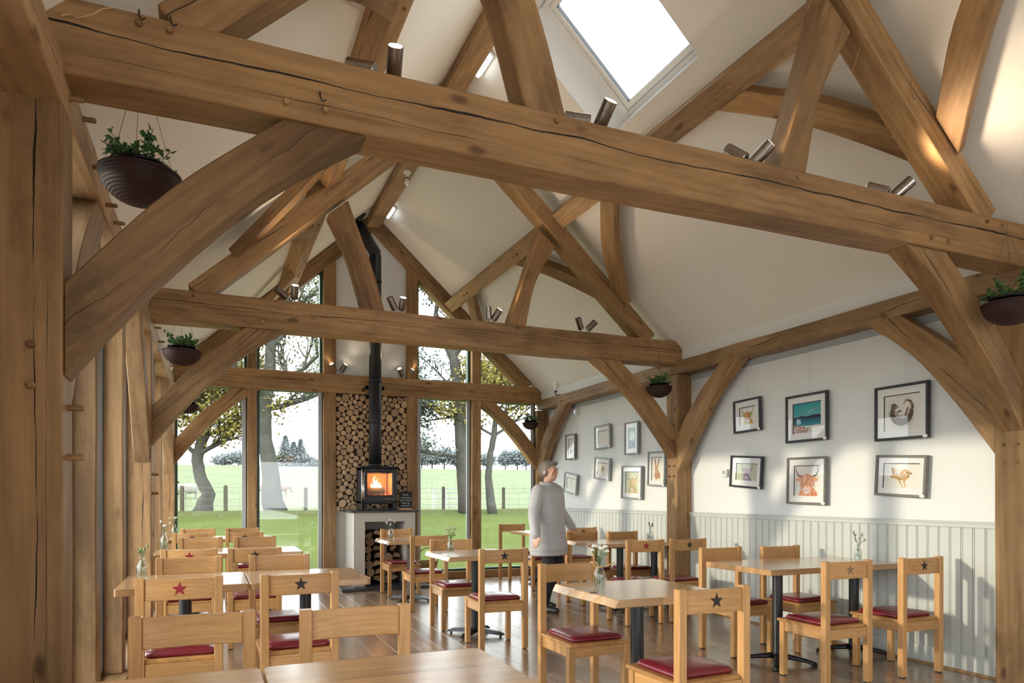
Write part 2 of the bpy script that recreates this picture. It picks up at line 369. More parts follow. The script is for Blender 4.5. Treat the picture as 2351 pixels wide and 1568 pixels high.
def bent(name, A, B, org, ex, ez, thick, mat='oak', label=None, cat='beam', group=None, bev=.006):
    """curved timber: edge lists A (outer) and B (inner) in a plane (ex,ez) at org, thickness along the normal"""
    ex, ez, org = Vector(ex), Vector(ez), Vector(org); nn = ex.cross(ez)
    def dens(P, n=10):
        P = [Vector(p) for p in P]; out = []
        if len(P) == 2: return [P[0].lerp(P[1], i/n) for i in range(n+1)]
        # Catmull-Rom through the points, resampled
        Q = [P[0]*2-P[1]]+P+[P[-1]*2-P[-2]]; segs = len(P)-1
        for i in range(n+1):
            t = i/n*segs; k = min(int(t), segs-1); u = t-k; a, b_, c, d = Q[k:k+4]
            out.append(.5*((2*b_)+(c-a)*u+(2*a-5*b_+4*c-d)*u*u+(3*b_-a-3*c+d)*u**3))
        return out
    A, B = dens(A), dens(B); n = len(A)
    wA = [org+ex*p.x+ez*p.y for p in A]; wB = [org+ex*p.x+ez*p.y for p in B]
    p0, p1 = (wA[0]+wB[0])/2, (wA[-1]+wB[-1])/2; mt = frame_mtx(p0, p1, nn.cross(p1-p0)); inv = mt.inverted()
    vs = []
    for i in range(n):
        for w_ in (wA[i], wB[i]): vs += [inv @ (w_-nn*thick/2), inv @ (w_+nn*thick/2)]
    fs = [(0, 1, 3, 2), tuple((n-1)*4+k for k in (0, 2, 3, 1))]
    for i in range(n-1):
        o = i*4; fs += [(o, o+4, o+5, o+1), (o+1, o+5, o+7, o+3), (o+3, o+7, o+6, o+2), (o+2, o+6, o+4, o)]
    b = MB().add(vs, fs); me = b.mesh(name, mat)
    bm = bmesh.new(); bm.from_mesh(me); bmesh.ops.recalc_face_normals(bm, faces=bm.faces)
    bmesh.ops.bevel(bm, geom=[e for e in bm.edges if len(e.link_faces) == 2 and e.calc_face_angle(0) > .9], offset=bev, segments=1, affect='EDGES', clamp_overlap=True)
    bm.to_mesh(me); bm.free(); o = put(name, me); o.matrix_world = mt; tag(o, label, cat, group)
    return o, mt
def peg(parent, pm, p, d, L=.045, r=.011):
    p, d = Vector(p), Vector(d).normalized(); b = MB().tube([p-d*.02, p+d*L*.85, p+d*L], [r, r, r*.8], 8)
    o = b.obj('peg', 'oak_plain'); return keep(o, parent, pm)

# roof geometry
XR, XL, XM = 4.92, -.54, 2.19
SL = .913; PHI = math.atan(SL); CP, SP = math.cos(PHI), math.sin(PHI); ZE = 2.95; ZA = ZE+SL*(XR-XM)
def roof(side, s, y, off=0.0):
    """s metres down the slope from the ridge, off metres below the plaster"""
    return Vector((XM+side*(s*CP-off*SP), y, ZA-s*SP-off*CP))
SLEN = (XR-XM)/CP
YT = (2.88, 6.60, 10.31); TD = .20; ZT0, ZT1 = 2.762, 3.03
XI = 4.85
def xl(y): return -.478+.0045*(y-3)
Y0, Y9 = -3.6, 10.56
TN = ('skylight truss', 'middle truss', 'gable truss')

# ================================================================== SETTING
fl = struct(MB().box(-.75, 5.05, Y0, Y9, -.12, -.012).obj('floor', 'plank'), 'brown laminate plank floor of the cafe')
_pm = {}
row = 0; x = -.72; PW, PL = .192, 1.285
while x < 5.05:
    w = min(PW, 5.05-x); key = round(w, 3); y = 1.0-R.random()*PL
    while y < 10.5:
        y1 = min(y+PL, 10.5); L = y1-y
        k = (key, round(L, 2))
        if k not in _pm: _pm[k] = MB().box(.0006, w-.0006, .0006, L-.0006, -.012, 0).mesh('plank', 'plank', bevel=.0014)
        put('plank', _pm[k], fl, (x, y, 0)); y = y1
    x += PW
# ---- right wall
wr = struct(MB().box(5.05, 5.25, Y0, Y9, 0, 2.72).box(4.92, 5.25, Y0, Y9, 2.70, 3.25).obj('wall_right', 'wall'), 'white plastered long wall above grey boarding')
ws = struct(MB().box(5.035, 5.05, Y0, Y9, 0, 1.05).obj('wainscot_backing', 'wains', wr))
bd = MB().box(0, .012, .0015, .073, 0, .915).box(0, .0118, .076, .0852, 0, .915).mesh('wainscot_board', 'wains', bevel=.001)
for ya, yb in ((3.085, 6.59), (6.80, 10.30)):
    n = round((yb-ya)/.0867); p = (yb-ya)/n
    for i in range(n): put('wainscot_board', bd, wr, (5.024, ya+i*p, .135))
    struct(MB().box(5.012, 5.04, ya, yb, 1.048, 1.092).box(5.004, 5.04, ya, yb, 1.078, 1.092).obj('dado_rail', 'wains', wr, bevel=.003))
    b = MB().box(5.018, 5.04, ya, yb, .012, .135); o = b.obj('baseboard_right', 'wains', bevel=.004); struct(o, 'grey painted skirting board along the boarded wall')
    struct(MB().box(5.005, 5.03, ya, yb, 0, .014).obj('trim_1', 'oak_plain'), 'thin wooden floor bead under the grey skirting')
    struct(MB().box(5.03, 5.05, ya, yb, 2.60, 2.655).obj('picture_rail', 'alu', wr))
MB().box(5.024, 5.036, Y0, 2.88, .135, 1.05).obj('wainscot_panel', 'wains', wr)
# ---- back wall (behind the camera) with an unseen opening added to let light in
b = MB()
for x0, x1, z0, z1 in ((-.75, .9, 0, 5.4), (4.3, 5.05, 0, 5.4), (.9, 4.3, 0, .5), (.9, 4.3, 2.4, 5.4)): b.box(x0, x1, Y0-.2, Y0, z0, z1)
struct(b.obj('wall_back', 'wall'), 'white wall at the near end of the cafe')
# ---- ceilings
def slab(side, s0, s1, y0, y1, t=.22):
    a = [roof(side, s0, y0), roof(side, s1, y0), roof(side, s1, y1), roof(side, s0, y1)]
    n = Vector((side*SP, 0, CP)); return a, [p+n*t for p in a]
def ceil(side, rects, name, label):
    b = MB()
    for r in rects: b.prism(*slab(side, *r))
    return struct(b.obj(name, 'ceil'), label)
def s_of(x): return abs(x-XM)/CP
ceil(-1, [(0, SLEN+.35, Y0, Y9)], 'ceiling', 'cream sloping ceiling over the window side')
SK = (s_of(2.42), s_of(3.255), 4.17, 5.47)     # skylight hole: s0,s1,y0,y1
ceil(1, [(0, SK[0], Y0, Y9), (SK[1], SLEN+.35, Y0, Y9), (SK[0], SK[1], Y0, SK[2]), (SK[0], SK[1], SK[3], Y9)], 'ceiling', 'cream sloping ceiling with the skylight')
struct(MB().box(-.78, -.54, Y0, Y9, 2.80, 3.25).obj('wall_left', 'wall'), 'white wall strip above the left wall plate')
# ---- skylight
sk = thing('window_9', 'white framed roof window full of bright sky', None); sk['kind'] = 'structure'
def ring(s0, s1, y0, y1, w, o0, o1, mat, name, parent):
    b = MB()
    for r in ((s0, s0+w, y0, y1), (s1-w, s1, y0, y1), (s0+w, s1-w, y0, y0+w), (s0+w, s1-w, y1-w, y1)):
        b.prism([roof(1, r[0], r[2], o0), roof(1, r[1], r[2], o0), roof(1, r[1], r[3], o0), roof(1, r[0], r[3], o0)],
                [roof(1, r[0], r[2], o1), roof(1, r[1], r[2], o1), roof(1, r[1], r[3], o1), roof(1, r[0], r[3], o1)])
    return b.obj(name, mat, parent, bevel=.003)
SF = (SK[0]+.0, SK[1]-.0, SK[2], 5.27)       # frame rectangle, deeper in the roof; the far side is splayed
_c0 = [roof(1, a, c, .003) for a, c in ((SK[0], SK[2]), (SK[1], SK[2]), (SK[1], SK[3]), (SK[0], SK[3]))]
_c1 = [roof(1, a, c, -.21) for a, c in ((SF[0], SF[2]), (SF[1], SF[2]), (SF[1], SF[3]), (SF[0], SF[3]))]
b = MB()
for i in range(4):
    j = (i+1) % 4; mid = sum(_c0, Vector())/4; o0 = (_c0[i]-mid).normalized()*.012; o1 = (_c0[j]-mid).normalized()*.012
    b.prism([_c0[i], _c0[j], _c1[j], _c1[i]], [_c0[i]+o0, _c0[j]+o1, _c1[j]+o1, _c1[i]+o0])
b.obj('reveal', 'white', sk)
ring(SF[0]+.003, SF[1]-.003, SF[2]+.003, SF[3]-.003, .045, -.15, -.20, 'white', 'outer_frame', sk)
ring(SF[0]+.045, SF[1]-.045, SF[2]+.045, SF[3]-.045, .008, -.165, -.185, 'slate', 'seal', sk)
ring(SF[0]+.05, SF[1]-.05, SF[2]+.05, SF[3]-.05, .05, -.16, -.215, 'white', 'sash', sk)
ring(SF[0]+.098, SF[1]-.098, SF[2]+.098, SF[3]-.098, .005, -.165, -.2, 'slate', 'seal', sk)
q = [roof(1, a, c, -.19) for a, c in ((SF[0]+.09, SF[2]+.09), (SF[1]-.09, SF[2]+.09), (SF[1]-.09, SF[3]-.09), (SF[0]+.09, SF[3]-.09))]
MB().prism(q, [p+Vector((SP, 0, CP))*.006 for p in q]).obj('pane', 'glass', sk)
# ---- far gable: plaster panel above the tie, rendered panel low down
GX = ((-.62, -.45), (.456, .580), (1.477, 1.654), (2.700, 2.866), (3.737, 3.882), (4.85, 5.05))
zr = lambda x: ZA-SL*abs(x-XM)
b = MB(); b.prism([(1.6, 10.40, 3.0), (2.75, 10.40, 3.0), (2.75, 10.40, zr(2.75)), (XM, 10.40, ZA), (1.6, 10.40, zr(1.6))],
                  [(1.6, 10.50, 3.0), (2.75, 10.50, 3.0), (2.75, 10.50, zr(2.75)), (XM, 10.50, ZA), (1.6, 10.50, zr(1.6))])
b.box(1.6, 2.75, 10.42, 10.52, 0, 2.8); struct(b.obj('wall_back_gable', 'wall'), 'white plaster panel in the far gable behind the flue')
struct(MB().box(1.655, 2.70, 10.385, 10.43, 0, 1.06).obj('wall_hearth', 'beige'), 'beige rendered wall below the log panel')
# ---- glazing of the far gable
def window(n, poly, y=10.45, inset=.045, label='', mat='green'):
    """poly: (x,z) outline of the opening"""
    wn = thing('window_%d' % n, label, None); wn['kind'] = 'structure'
    c = Vector((sum(p[0] for p in poly)/len(poly), sum(p[1] for p in poly)/len(poly))); k = len(poly); P = [Vector(p) for p in poly]; I = []
    for i in range(k):
        d1 = (P[i]-P[i-1]).normalized(); d2 = (P[(i+1) % k]-P[i]).normalized(); n1 = Vector((-d1.y, d1.x)); n2 = Vector((-d2.y, d2.x))
        I.append(P[i]+(n1+n2)*(inset/(1+n1.dot(n2))))
    b = MB()
    for i in range(k):
        j = (i+1) % k; qd = (P[i], P[j], I[j], I[i])
        b.prism([(p.x, y-.03, p.y) for p in qd], [(p.x, y+.05, p.y) for p in qd])
    b.obj('frame', mat, wn); b = MB().prism([(p.x, y, p.y) for p in I], [(p.x, y+.012, p.y) for p in I]); b.obj('pane', 'glass', wn)
    return wn
zi = lambda x: ZA-.02-SL*abs(x-XM)-.14
nn = 1
for (a, c, nm) in ((-.46, .462, 'beside the left corner post'), (.575, 1.482, 'left of the stove'), (2.86, 3.742, 'right of the stove'), (3.876, 4.86, 'beside the right corner post')):
    window(nn, [(a, .10), (c, .10), (c, 2.80), (a, 2.80)], label='tall green framed gable window '+nm); nn += 1
for (a, c, nm) in ((-.15, .462, 'small triangular gable window over the left corner'), (.575, 1.482, 'sloping topped gable window left of the flue'), (2.86, 3.742, 'sloping topped gable window right of the flue'), (3.876, 4.53, 'small triangular gable window over the right corner')):
    lo = 2.99
    window(nn, [(a, lo), (c, lo), (c, max(zi(c), lo+.06)), (a, max(zi(a), lo+.06))], label=nm); nn += 1
struct(MB().box(-.46, 1.5, 10.36, 10.55, 0, .11).obj('trim_2', 'oak_plain', bevel=.005), 'oak sill under the left gable windows')
struct(MB().box(2.85, 4.86, 10.36, 10.55, 0, .11).obj('trim_3', 'oak_plain', bevel=.005), 'oak sill under the right gable windows')
for x in (.415, 1.44, 2.905, 3.70, 4.80): struct(MB().box(x-.025, x+.025, 10.40, 10.43, .11, 2.76).obj('trim_4', 'alu'), 'grey upright window trim')
# ---- left glazed wall
nn = 10
SILL = timber('sole_plate', (-.60, Y0, .06), (-.60, 10.31, .06), .22, .12, mat='oak_plain', label='oak sole plate on the floor under the left glazing')[0]
STUDS = {}
for bay, ys in (((-3.6, 2.3), (-1.9, -.9, .3, 1.3)), ((3.08, 6.6), (4.07, 5.22)), ((6.8, 10.31), (7.95, 9.1))):
    for i, y in enumerate(ys):
        if y > 2:
            lab = {4.07: 'first', 5.22: 'second', 7.95: 'third', 9.1: 'fourth'}[y]
            timber('wall_stud', (-.62, y+.075, .12), (-.62, y+.075, 2.66), .18, .15, up=(0, 1, 0), mat='oak', label=lab+' upright oak stud in the left glazed wall from the thick front post', cat='post', group='studs of the left wall')
        else: struct(MB().box(-.71, -.53, y, y+.15, .12, 2.66).obj('trim_5', 'oak_plain'), 'oak stud behind the viewpoint')
    e = [bay[0]]+[v for y in ys for v in (y, y+.15)]+[bay[1]]
    for k in range(0, len(e), 2):
        wn = thing('window_%d' % nn, 'full height left wall window between oak uprights', None); wn['kind'] = 'structure'; nn += 1
        ya, yb = e[k], e[k+1]; b = MB()
        for yy in (ya, yb-.04): b.box(-.70, -.64, yy, yy+.04, .12, 2.66)
        for zz in (.12, 2.62): b.box(-.70, -.64, ya+.04, yb-.04, zz, zz+.04)
        b.obj('frame', 'slate', wn); MB().box(-.672, -.664, ya+.03, yb-.03, .15, 2.63).obj('pane', 'glass', wn)

# ================================================================== OAK FRAME
up3 = Vector((0, 0, 1))
# wall plates
plR, mR = timber('wall_plate', (XI+.09, Y0, 2.735), (XI+.09, 10.31, 2.735), .18, .15, label='long oak wall plate along the picture wall', mat='oak_pale', wob=.006)
lp0, lp1 = Vector((xl(Y0)-.09, Y0, 2.735)), Vector((xl(10.31)-.09, 10.31, 2.735))
plL, mL = timber('wall_plate', lp0, lp1, .18, .155, label='long oak wall plate along the left glazed wall', mat='oak_pale', wob=.006)
for u, v in ((160, 225), (190, 268), (212, 383), (243, 470), (262, 511), (352, 752), (361, 784), (371, 806), (375, 816), (393, 861)):
    p = onx(u, v, xl(4)); 
    y = min(p.y, 10.0); peg(plL, mL, (xl(y), y, min(max(p.z, 2.69), 2.79)), (1, 0, 0), .05)
for u, v in ((2026, 722), (2140, 693), (2243, 636), (2330, 634), (1513, 845), (1544, 852), (1228, 938), (1290, 921), (1680, 816), (1830, 775)):
    p = onx(u, v, XI); peg(plR, mR, (XI, p.y, min(max(p.z, 2.69), 2.79)), (-1, 0, 0), .03, .012)
timber('eaves_beam', (-.83, Y0, 2.735), (-.83, 2.9, 2.735), .34, .15, mat='oak', label='broad dark oak beam over the thick front post at the glazed side')
struct(MB().box(-1.0, -.72, 2.2, 2.88, 0, 2.66).obj('trim_6', 'oak_plain'), 'oak lining board beside the thick front post')
# posts, ties, principals, struts, braces for each truss
ties = []
for i, y in enumerate(YT):
    yc = y+TD/2; tn = TN[i]; PD = .20 if i < 2 else .25
    for s in (-1, 1):
        sd_ = 'left' if s < 0 else 'right'
        if s < 0: x0, x1 = xl(y)-(.36 if i == 0 else .20), xl(y)
        else: x0, x1 = XI, XI+(.34 if i == 0 else .22)
        where = 'on the glazed side' if s < 0 else 'on the picture wall side'
        po, pm_ = timber('oak_post', ((x0+x1)/2, y+PD/2, 0), ((x0+x1)/2, y+PD/2, 2.66), PD, x1-x0, up=(1, 0, 0), mat='oak_post1' if (i == 0 and s < 0) else 'oak', label='upright oak post of the %s %s' % (tn, where), cat='post')
        if s < 0:
            for z in (1.30, 1.46) if i else (1.42, 1.60): peg(po, pm_, (x1, y+PD*.55, z), (1, 0, 0), .05, .012)
            if i == 0:
                for z in (1.80, 1.66): peg(po, pm_, (x1-.09, y, z+.0), (0, -1, 0), .025, .013)
        else:
            for z in (1.50, 1.62):
                for dy in (.05, .14): peg(po, pm_, (x0, y+dy, z), (-1, 0, 0), .02, .010)
    # tie beam
    ex0, ex1 = xl(y)-.02 if i else xl(y)-.05, 4.96
    to, tm = timber('tie_beam', (ex0, yc, (ZT0+ZT1)/2), (ex1, yc, (ZT0+ZT1)/2), TD, ZT1-ZT0, mat=('oak_tie1', 'oak_tie2', 'oak_tie2')[i], label='heavy oak tie beam across the room, %s' % ('split by one long dark crack, of the truss beside the skylight', 'of the middle truss', 'of the gable truss above the stove')[i])
    ties.append((to, tm))
    for px in (.27, .42, 3.95, 4.1, -.24, -.14, 4.45, 4.6, 1.45, 2.9):
        peg(to, tm, (px, y, ZT0+.055 if px in (.27, .42, 3.95, 4.1) else ZT1-.04), (0, -1, 0), .018, .012)
    # principal rafters
    if i < 2: s0, of, hh, dp = .02, .14+.088, .176, .18
    else: s0, of, hh, dp = .02, .105, .19, .19
    for s in (-1, 1):
        where = 'left' if s < 0 else 'right'
        foot = 4.535 if i < 2 else 4.70
        sf = s_of(foot)+ (0 if i < 2 else 0)
        a = roof(s, .05, yc, of); bq = roof(s, sf, yc, of)
        # run the rafter down to the tie top
        d = (bq-a).normalized(); bq = a+d*((ZT1-.01-a.z)/d.z)
        pr, pm_ = timber('principal_rafter', a, bq, dp, hh, up=Vector((s*SP, 0, CP)), mat='oak', label='sloping oak rafter of the %s, %s' % (tn, 'rising from the glazed side' if s < 0 else 'rising from the picture wall side'))
        if s > 0 and i < 2:
            wb = MB(); L_ = (bq-a).length; nv = Vector((s*SP, 0, CP))
            for f0 in (.28, .42, .56, .70, .84):
                p_ = a+d*L_*f0; yf = Vector((0, -dp/2-.004, 0))
                wb.tube([p_+yf+nv*hh*.5-d*.05, p_+yf+nv*.02, p_+yf-nv*hh*.5+d*.06, p_-nv*(hh*.5+.004)+d*.12, p_-yf-nv*(hh*.5+.004)+d*.2], .0016, 4)
            keep(wb.obj('fairy_light_wire', 'copper'), pr, pm_)
        # queen struts
        if i < 2:
            xb = (1.31, 1.515) if s < 0 else (2.79, 2.985)
            xt = (1.00, 1.185) if s < 0 else (3.135, 3.32)
            zt = 3.93
            if s < 0: A = [(1.515, 3.03), (1.40, 3.42), (1.17, 4.03)]; B = [(1.312, 3.03), (1.17, 3.50), (.99, 3.87)]
            else: A = [(2.79, 3.03), (2.93, 3.42), (3.14, 4.05)]; B = [(2.985, 3.03), (3.10, 3.5), (3.325, 3.90)]
            bent('oak_strut', A, B, (0, yc, 0), (1, 0, 0), (0, 0, 1), .15, mat='oak_stain' if i == 1 else 'oak_plain', label='leaning oak strut of the %s on its %s side' % (tn, 'glazed' if s < 0 else 'picture wall'))
        # arched braces post -> tie
        A = [(0, 2.03), (.34, 2.42), (.74, 2.765)]; B = [(0, 1.70), (.16, 1.91), (.42, 2.22), (.73, 2.52), (1.075, 2.765)]
        ox = xl(y) if s < 0 else XI
        A = [(ox-s*p, z) for p, z in A]; B = [(ox-s*p, z) for p, z in B]
        br, bm_ = bent('arch_brace', A, B, (0, y+.02+.075, 0), (1, 0, 0), (0, 0, 1), .15, mat='oak_stain' if (i == 0 and s < 0) else 'oak', label='arched oak brace under the %s tie beam, %s' % (tn, 'glazed side' if s < 0 else 'picture wall side'), cat='brace')
        # braces post -> wall plate, along the wall
        if s > 0: dirs = ((-1, 1) if i == 1 else ((1,) if i == 0 else (-1,)))
        else: dirs = ((-1,) if i else (1,))
        if i == 1 and s > 0: dirs = (-1,)
        for dr in dirs:
            y_e = y if dr < 0 else y+.2
            A = [(0, 1.99), (.34, 2.36), (.72, 2.665)]; B = [(0, 1.55), (.28, 1.94), (.62, 2.34), (1.03, 2.665)]
            A = [(y_e+dr*p, z) for p, z in A]; B = [(y_e+dr*p, z) for p, z in B]
            if dr > 0: A, B = A, B
            xc = (XI+.065) if s > 0 else xl(y)-.07
            bent('wall_brace', A, B, (xc, 0, 0), (0, 1, 0), (0, 0, 1), .12, mat='oak' if s > 0 else 'oak_pale', label='curved oak brace from the %s post to the %s' % (tn, 'left wall plate' if s < 0 else 'picture wall plate'), cat='brace')
# extra left wall brace in the first and last bay (leaning the other way)
# ridge beam
rd, mrd = timber('ridge_beam', (XM, Y0, ZA-.10), (XM, 10.5, ZA-.10), .185, .25, mat='oak_pale', label='long oak ridge beam at the top of the roof')
# purlins and wind braces
for s in (-1, 1):
    sc_ = (3.46-XM)/CP; sd_ = 'left' if s < 0 else 'right'; who = 'over the tables by the glazing' if s < 0 else 'by the skylight'
    for bi, (ya, yb) in enumerate(((Y0, YT[0]), (YT[0]+TD, YT[1]), (YT[1]+TD, YT[2]+.1))):
        a, c = roof(s, sc_, ya-.03, .085), roof(s, sc_, yb+.03, .085)
        bn = ('before the skylight truss', 'beside the skylight truss and middle truss', 'between middle truss and gable')[bi]
        pu, pm_ = timber('purlin', a, c, .175, .19, up=Vector((s*SP, 0, CP)), mat='oak_pale' if s > 0 else 'oak', label='square oak purlin %s, %s' % ('on the glazed slope' if s < 0 else 'on the picture wall slope', bn))
        for yy, dr, lab in ((ya, 1, 0), (yb, -1, 1)):
            if bi == 0 and dr > 0: continue
            su = sc_+.085
            # outer edge (towards the corner) and inner edge, in (s,y)
            A = [(su, yy+dr*.78), (su+.38, yy+dr*.33), (su+.80, yy+dr*.0)]
            B = [(su, yy+dr*1.05), (su+.34, yy+dr*.63), (su+.70, yy+dr*.30), (su+1.08, yy+dr*0)]
            org = roof(s, 0, 0, .15); es = Vector((s*CP, 0, -SP))
            bo, bm_ = bent('wind_brace', A, B, org, es, (0, 1, 0), .09, mat='oak_plain', label='curved wind brace, %s roof slope, on the %s side of the %s' % ('glazed' if s < 0 else 'picture wall', 'stove' if dr > 0 else 'door', TN[bi-1 if dr > 0 else bi]), cat='brace')
            for k in (.86, .98):
                p = roof(s, sc_, yy+dr*k, .18); peg(pu, pm_, p, Vector((-s*SP, 0, -CP)), .02, .012)
# gable studs
for k, (x0, x1) in enumerate(GX[1:5]):
    lab = ('slim oak mullion between the two left gable windows', 'oak gable post left of the log panel', 'oak gable post right of the log panel', 'slim oak mullion between the two right gable windows')[k]
    timber('gable_post', ((x0+x1)/2, 10.41, 0), ((x0+x1)/2, 10.41, 2.77), x1-x0, .18, up=(0, 1, 0), mat='oak', label=lab, cat='post')
    xm = (x0+x1)/2
    timber('gable_post', (xm, 10.41, 3.02), (xm, 10.41, zr(xm)-.12), x1-x0, .18, up=(0, 1, 0), mat='oak', label=lab.replace('gable', 'upper gable')+' above the tie beam', cat='post')
# iron hooks and a wire on the front tie
for u, v in ((733, 232), (320, 46), (392, 60)):
    p = ony(u, v, YT[0]); b = MB().tube([p+Vector((0, .01, .03)), p+Vector((0, -.02, .025)), p+Vector((0, -.03, 0)), p+Vector((.01, -.03, -.015)), p+Vector((.022, -.03, -.005))], .003, 6)
    keep(b.obj('hook', 'black'), ties[0][0], ties[0][1])
b = MB(); 
P = [(140, 36), (160, 33), (180, 41), (215, 32), (235, 20), (262, 17)]
b.tube([ony(u, v, YT[0]-.01) for u, v in P], .0022, 5); keep(b.obj('copper_wire', 'copper'), ties[0][0], ties[0][1])

# ================================================================== STOVE END
# hearth
hx0, hx1, hy0 = 1.787, 2.647, 9.68
ox0, ox1, oz0, oz1 = 1.94, 2.50, .045, .92
he = thing('stove_plinth', 'beige rendered stove plinth with a log store and slate top', 'hearth', (2.2, 9.98, 0)); L0 = Vector((2.2, 9.98, 0))
def loc(b, base): b.v = [tuple(Vector(v)-base) for v in b.v]; return b
b = MB().box(hx0, ox0, hy0, 10.38, .04, 1.05).box(ox1, hx1, hy0, 10.38, .04, 1.05).box(ox0, ox1, hy0, 10.38, oz1, 1.05).box(ox0, ox1, 10.28, 10.38, .04, oz1)
loc(b, L0).obj('body', 'beige', he)
loc(MB().box(hx0-.045, hx1+.045, hy0-.045, 10.385, 1.05, 1.075), L0).obj('slate_top', 'slate', he, bevel=.006)
loc(MB().box(hx0-.20, hx1+.16, hy0-.24, 10.385, 0, .04), L0).obj('slate_base', 'slate', he, bevel=.005)
# split logs in the store
def log_mesh(r, L, half=False, seed=0):
    q = random.Random(seed); b = MB(); be, bk = b.m('logend_dark'), b.m('bark'); n = 12
    prof = [(r*(1+q.uniform(-.13, .13))*math.cos(k*2*PI/n), r*(1+q.uniform(-.13, .13))*math.sin(k*2*PI/n)) for k in range(n)]
    if half: prof = [(x, max(z, -.05*r)) for x, z in prof]
    elif seed % 3 == 0: prof = [(x, max(z, -.25*r-.8*x)) for x, z in prof]
    fr = [(x, 0, z) for x, z in prof]; bkr = [(x*q.uniform(.93, 1.03), L, z*q.uniform(.93, 1.03)) for x, z in prof]
    b.add(fr+bkr, [tuple(range(n))], be); b.add(fr+bkr, [tuple(range(2*n-1, n-1, -1))], be)
    b.add(fr+bkr, [(i, n+i, n+(i+1) % n, (i+1) % n) for i in range(n)], bk); return b.mesh('firewood_log')
lms = [log_mesh(.062, .42, k % 2 == 1, k+3) for k in range(6)]
q = random.Random(5); z = .045+.06; k = 0
rowp = 0
while z < .82:
    x = ox0+.062+(.03 if rowp % 2 else 0)
    while x < ox1-.055:
        s_ = q.uniform(.86, 1.0)
        o = put('firewood_log', lms[k % 6]); o.location = (x, hy0+.05+q.uniform(0, .07), z); o.scale = (s_, 1, s_); o.rotation_euler = (0, q.uniform(-.5, .5) if k % 2 else q.uniform(0, 6), 0)
        tag(o, 'split firewood log stacked in the store under the stove', 'log', 'logs stacked under the stove'); k += 1; x += .122
    z += .106; rowp += 1
    if z > .60 and rowp % 2 == 0: pass
# log slice panel
lp = thing('log_panel', 'wall panel of sawn log ends behind the stove', 'panel', (2.18, 10.40, 1.06)); LPB = Vector((2.18, 10.40, 1.06))
loc(MB().box(1.655, 2.70, 10.385, 10.43, 1.06, 2.78), LPB).obj('backing', 'bark', lp)
sl = []
for i in range(8):
    q = random.Random(40+i); n = 11; b = MB(); be, bk = b.m('logend'), b.m('bark')
    el = q.uniform(.88, 1.0)
    pr = [(math.cos(k*2*PI/n)*q.uniform(.94, 1.04), math.sin(k*2*PI/n)*el*q.uniform(.94, 1.04)) for k in range(n)]
    fr = [(x*.05, -.03, z_*.05) for x, z_ in pr]; bkr = [(x*.05, .035, z_*.05) for x, z_ in pr]
    b.add(fr, [tuple(range(n))], be); b.add(fr+bkr, [(k, n+k, n+(k+1) % n, (k+1) % n) for k in range(n)], bk); sl.append(b.mesh('log_end'))
q = random.Random(11); disks = []
X0, X1, Z0, Z1 = 1.66, 2.695, 1.065, 2.765
RAD = [.060, .050, .044, .040, .036, .031, .026]
def fits(x, z_, r): return X0+r*.55 <= x <= X1-r*.55 and z_+r*.7 <= Z1 and all((x-a)**2+(z_-c)**2 > ((r+d)*.99)**2 for a, c, d in disks[-46:])
while len(disks) < 298:
    r = q.choices(RAD, (2, 4, 5, 5, 4, 3, 2))[0]*q.uniform(.94, 1.06); best = None; rec = disks[-26:]; cand = []
    for a, c, d in rec:
        h_ = (r+d)**2-(Z0+r*.7-c)**2
        if h_ > 0: cand += [(a+sg*math.sqrt(h_), Z0+r*.7) for sg in (-1, 1)]
        for xw in (X0+r*.6, X1-r*.6):
            h_ = (r+d)**2-(xw-a)**2
            if h_ > 0: cand.append((xw, c+math.sqrt(h_)))
    for i in range(len(rec)):
        for j in range(i):
            (x1, z1, r1), (x2, z2, r2) = rec[i], rec[j]; dx, dz = x2-x1, z2-z1; D = math.hypot(dx, dz); A_, B_ = r1+r, r2+r
            if D < 1e-6 or D > A_+B_: continue
            t_ = (A_*A_-B_*B_+D*D)/(2*D); hh_ = A_*A_-t_*t_
            if hh_ < 0: continue
            hh_ = math.sqrt(hh_)
            for sg in (-1, 1): cand.append((x1+t_*dx/D-sg*hh_*dz/D, z1+t_*dz/D+sg*hh_*dx/D))
    if not rec: cand = [(X0+r*.6, Z0+r*.7)]
    for x_, z_ in sorted(cand, key=lambda p: p[1]):
        if z_ >= Z0+r*.6 and fits(x_, z_, r): best = (x_, z_, r); break
    if best is None:
        q_fail = globals().get('q_fail', 0)+1; globals()['q_fail'] = q_fail
        if q_fail > 25: break
        continue
    disks.append(best); disks.sort(key=lambda p: p[1])
for i, (x, zz, rr) in enumerate(disks):
    o = put('log_end', sl[i % 8], lp); o.location = Vector((x, 10.375+q.uniform(-.008, .006), zz))-LPB; o.scale = (rr/.05, 1, rr/.05); o.rotation_euler = (0, q.uniform(0, 6.28), 0)
# stove
st = thing('wood_stove', 'black wood burning stove with a lit fire', 'stove', (2.17, 9.98, 1.075)); SB = Vector((2.17, 9.98, 1.075))
sx0, sx1, sy0, sy1, sz1 = 1.92, 2.42, 9.78, 10.2, 1.69
wx0, wx1, wz0, wz1 = 1.995, 2.345, 1.29, 1.60
b = MB().box(sx0, sx1, sy0+.36, sy1, 1.165, sz1-.02).box(sx0, sx0+.04, sy0+.03, sy1, 1.08, sz1-.02).box(sx1-.04, sx1, sy0+.03, sy1, 1.08, sz1-.02).box(sx0, sx1, sy0+.03, sy1, 1.165, 1.21).box(sx0, sx1, sy0+.03, sy1, sz1-.06, sz1-.02)
loc(b, SB).obj('body', 'stove', st, bevel=.008)
loc(MB().box(sx0-.015, sx1+.015, sy0-.015, sy1+.01, sz1-.02, sz1), SB).obj('top_plate', 'stove', st, bevel=.006)
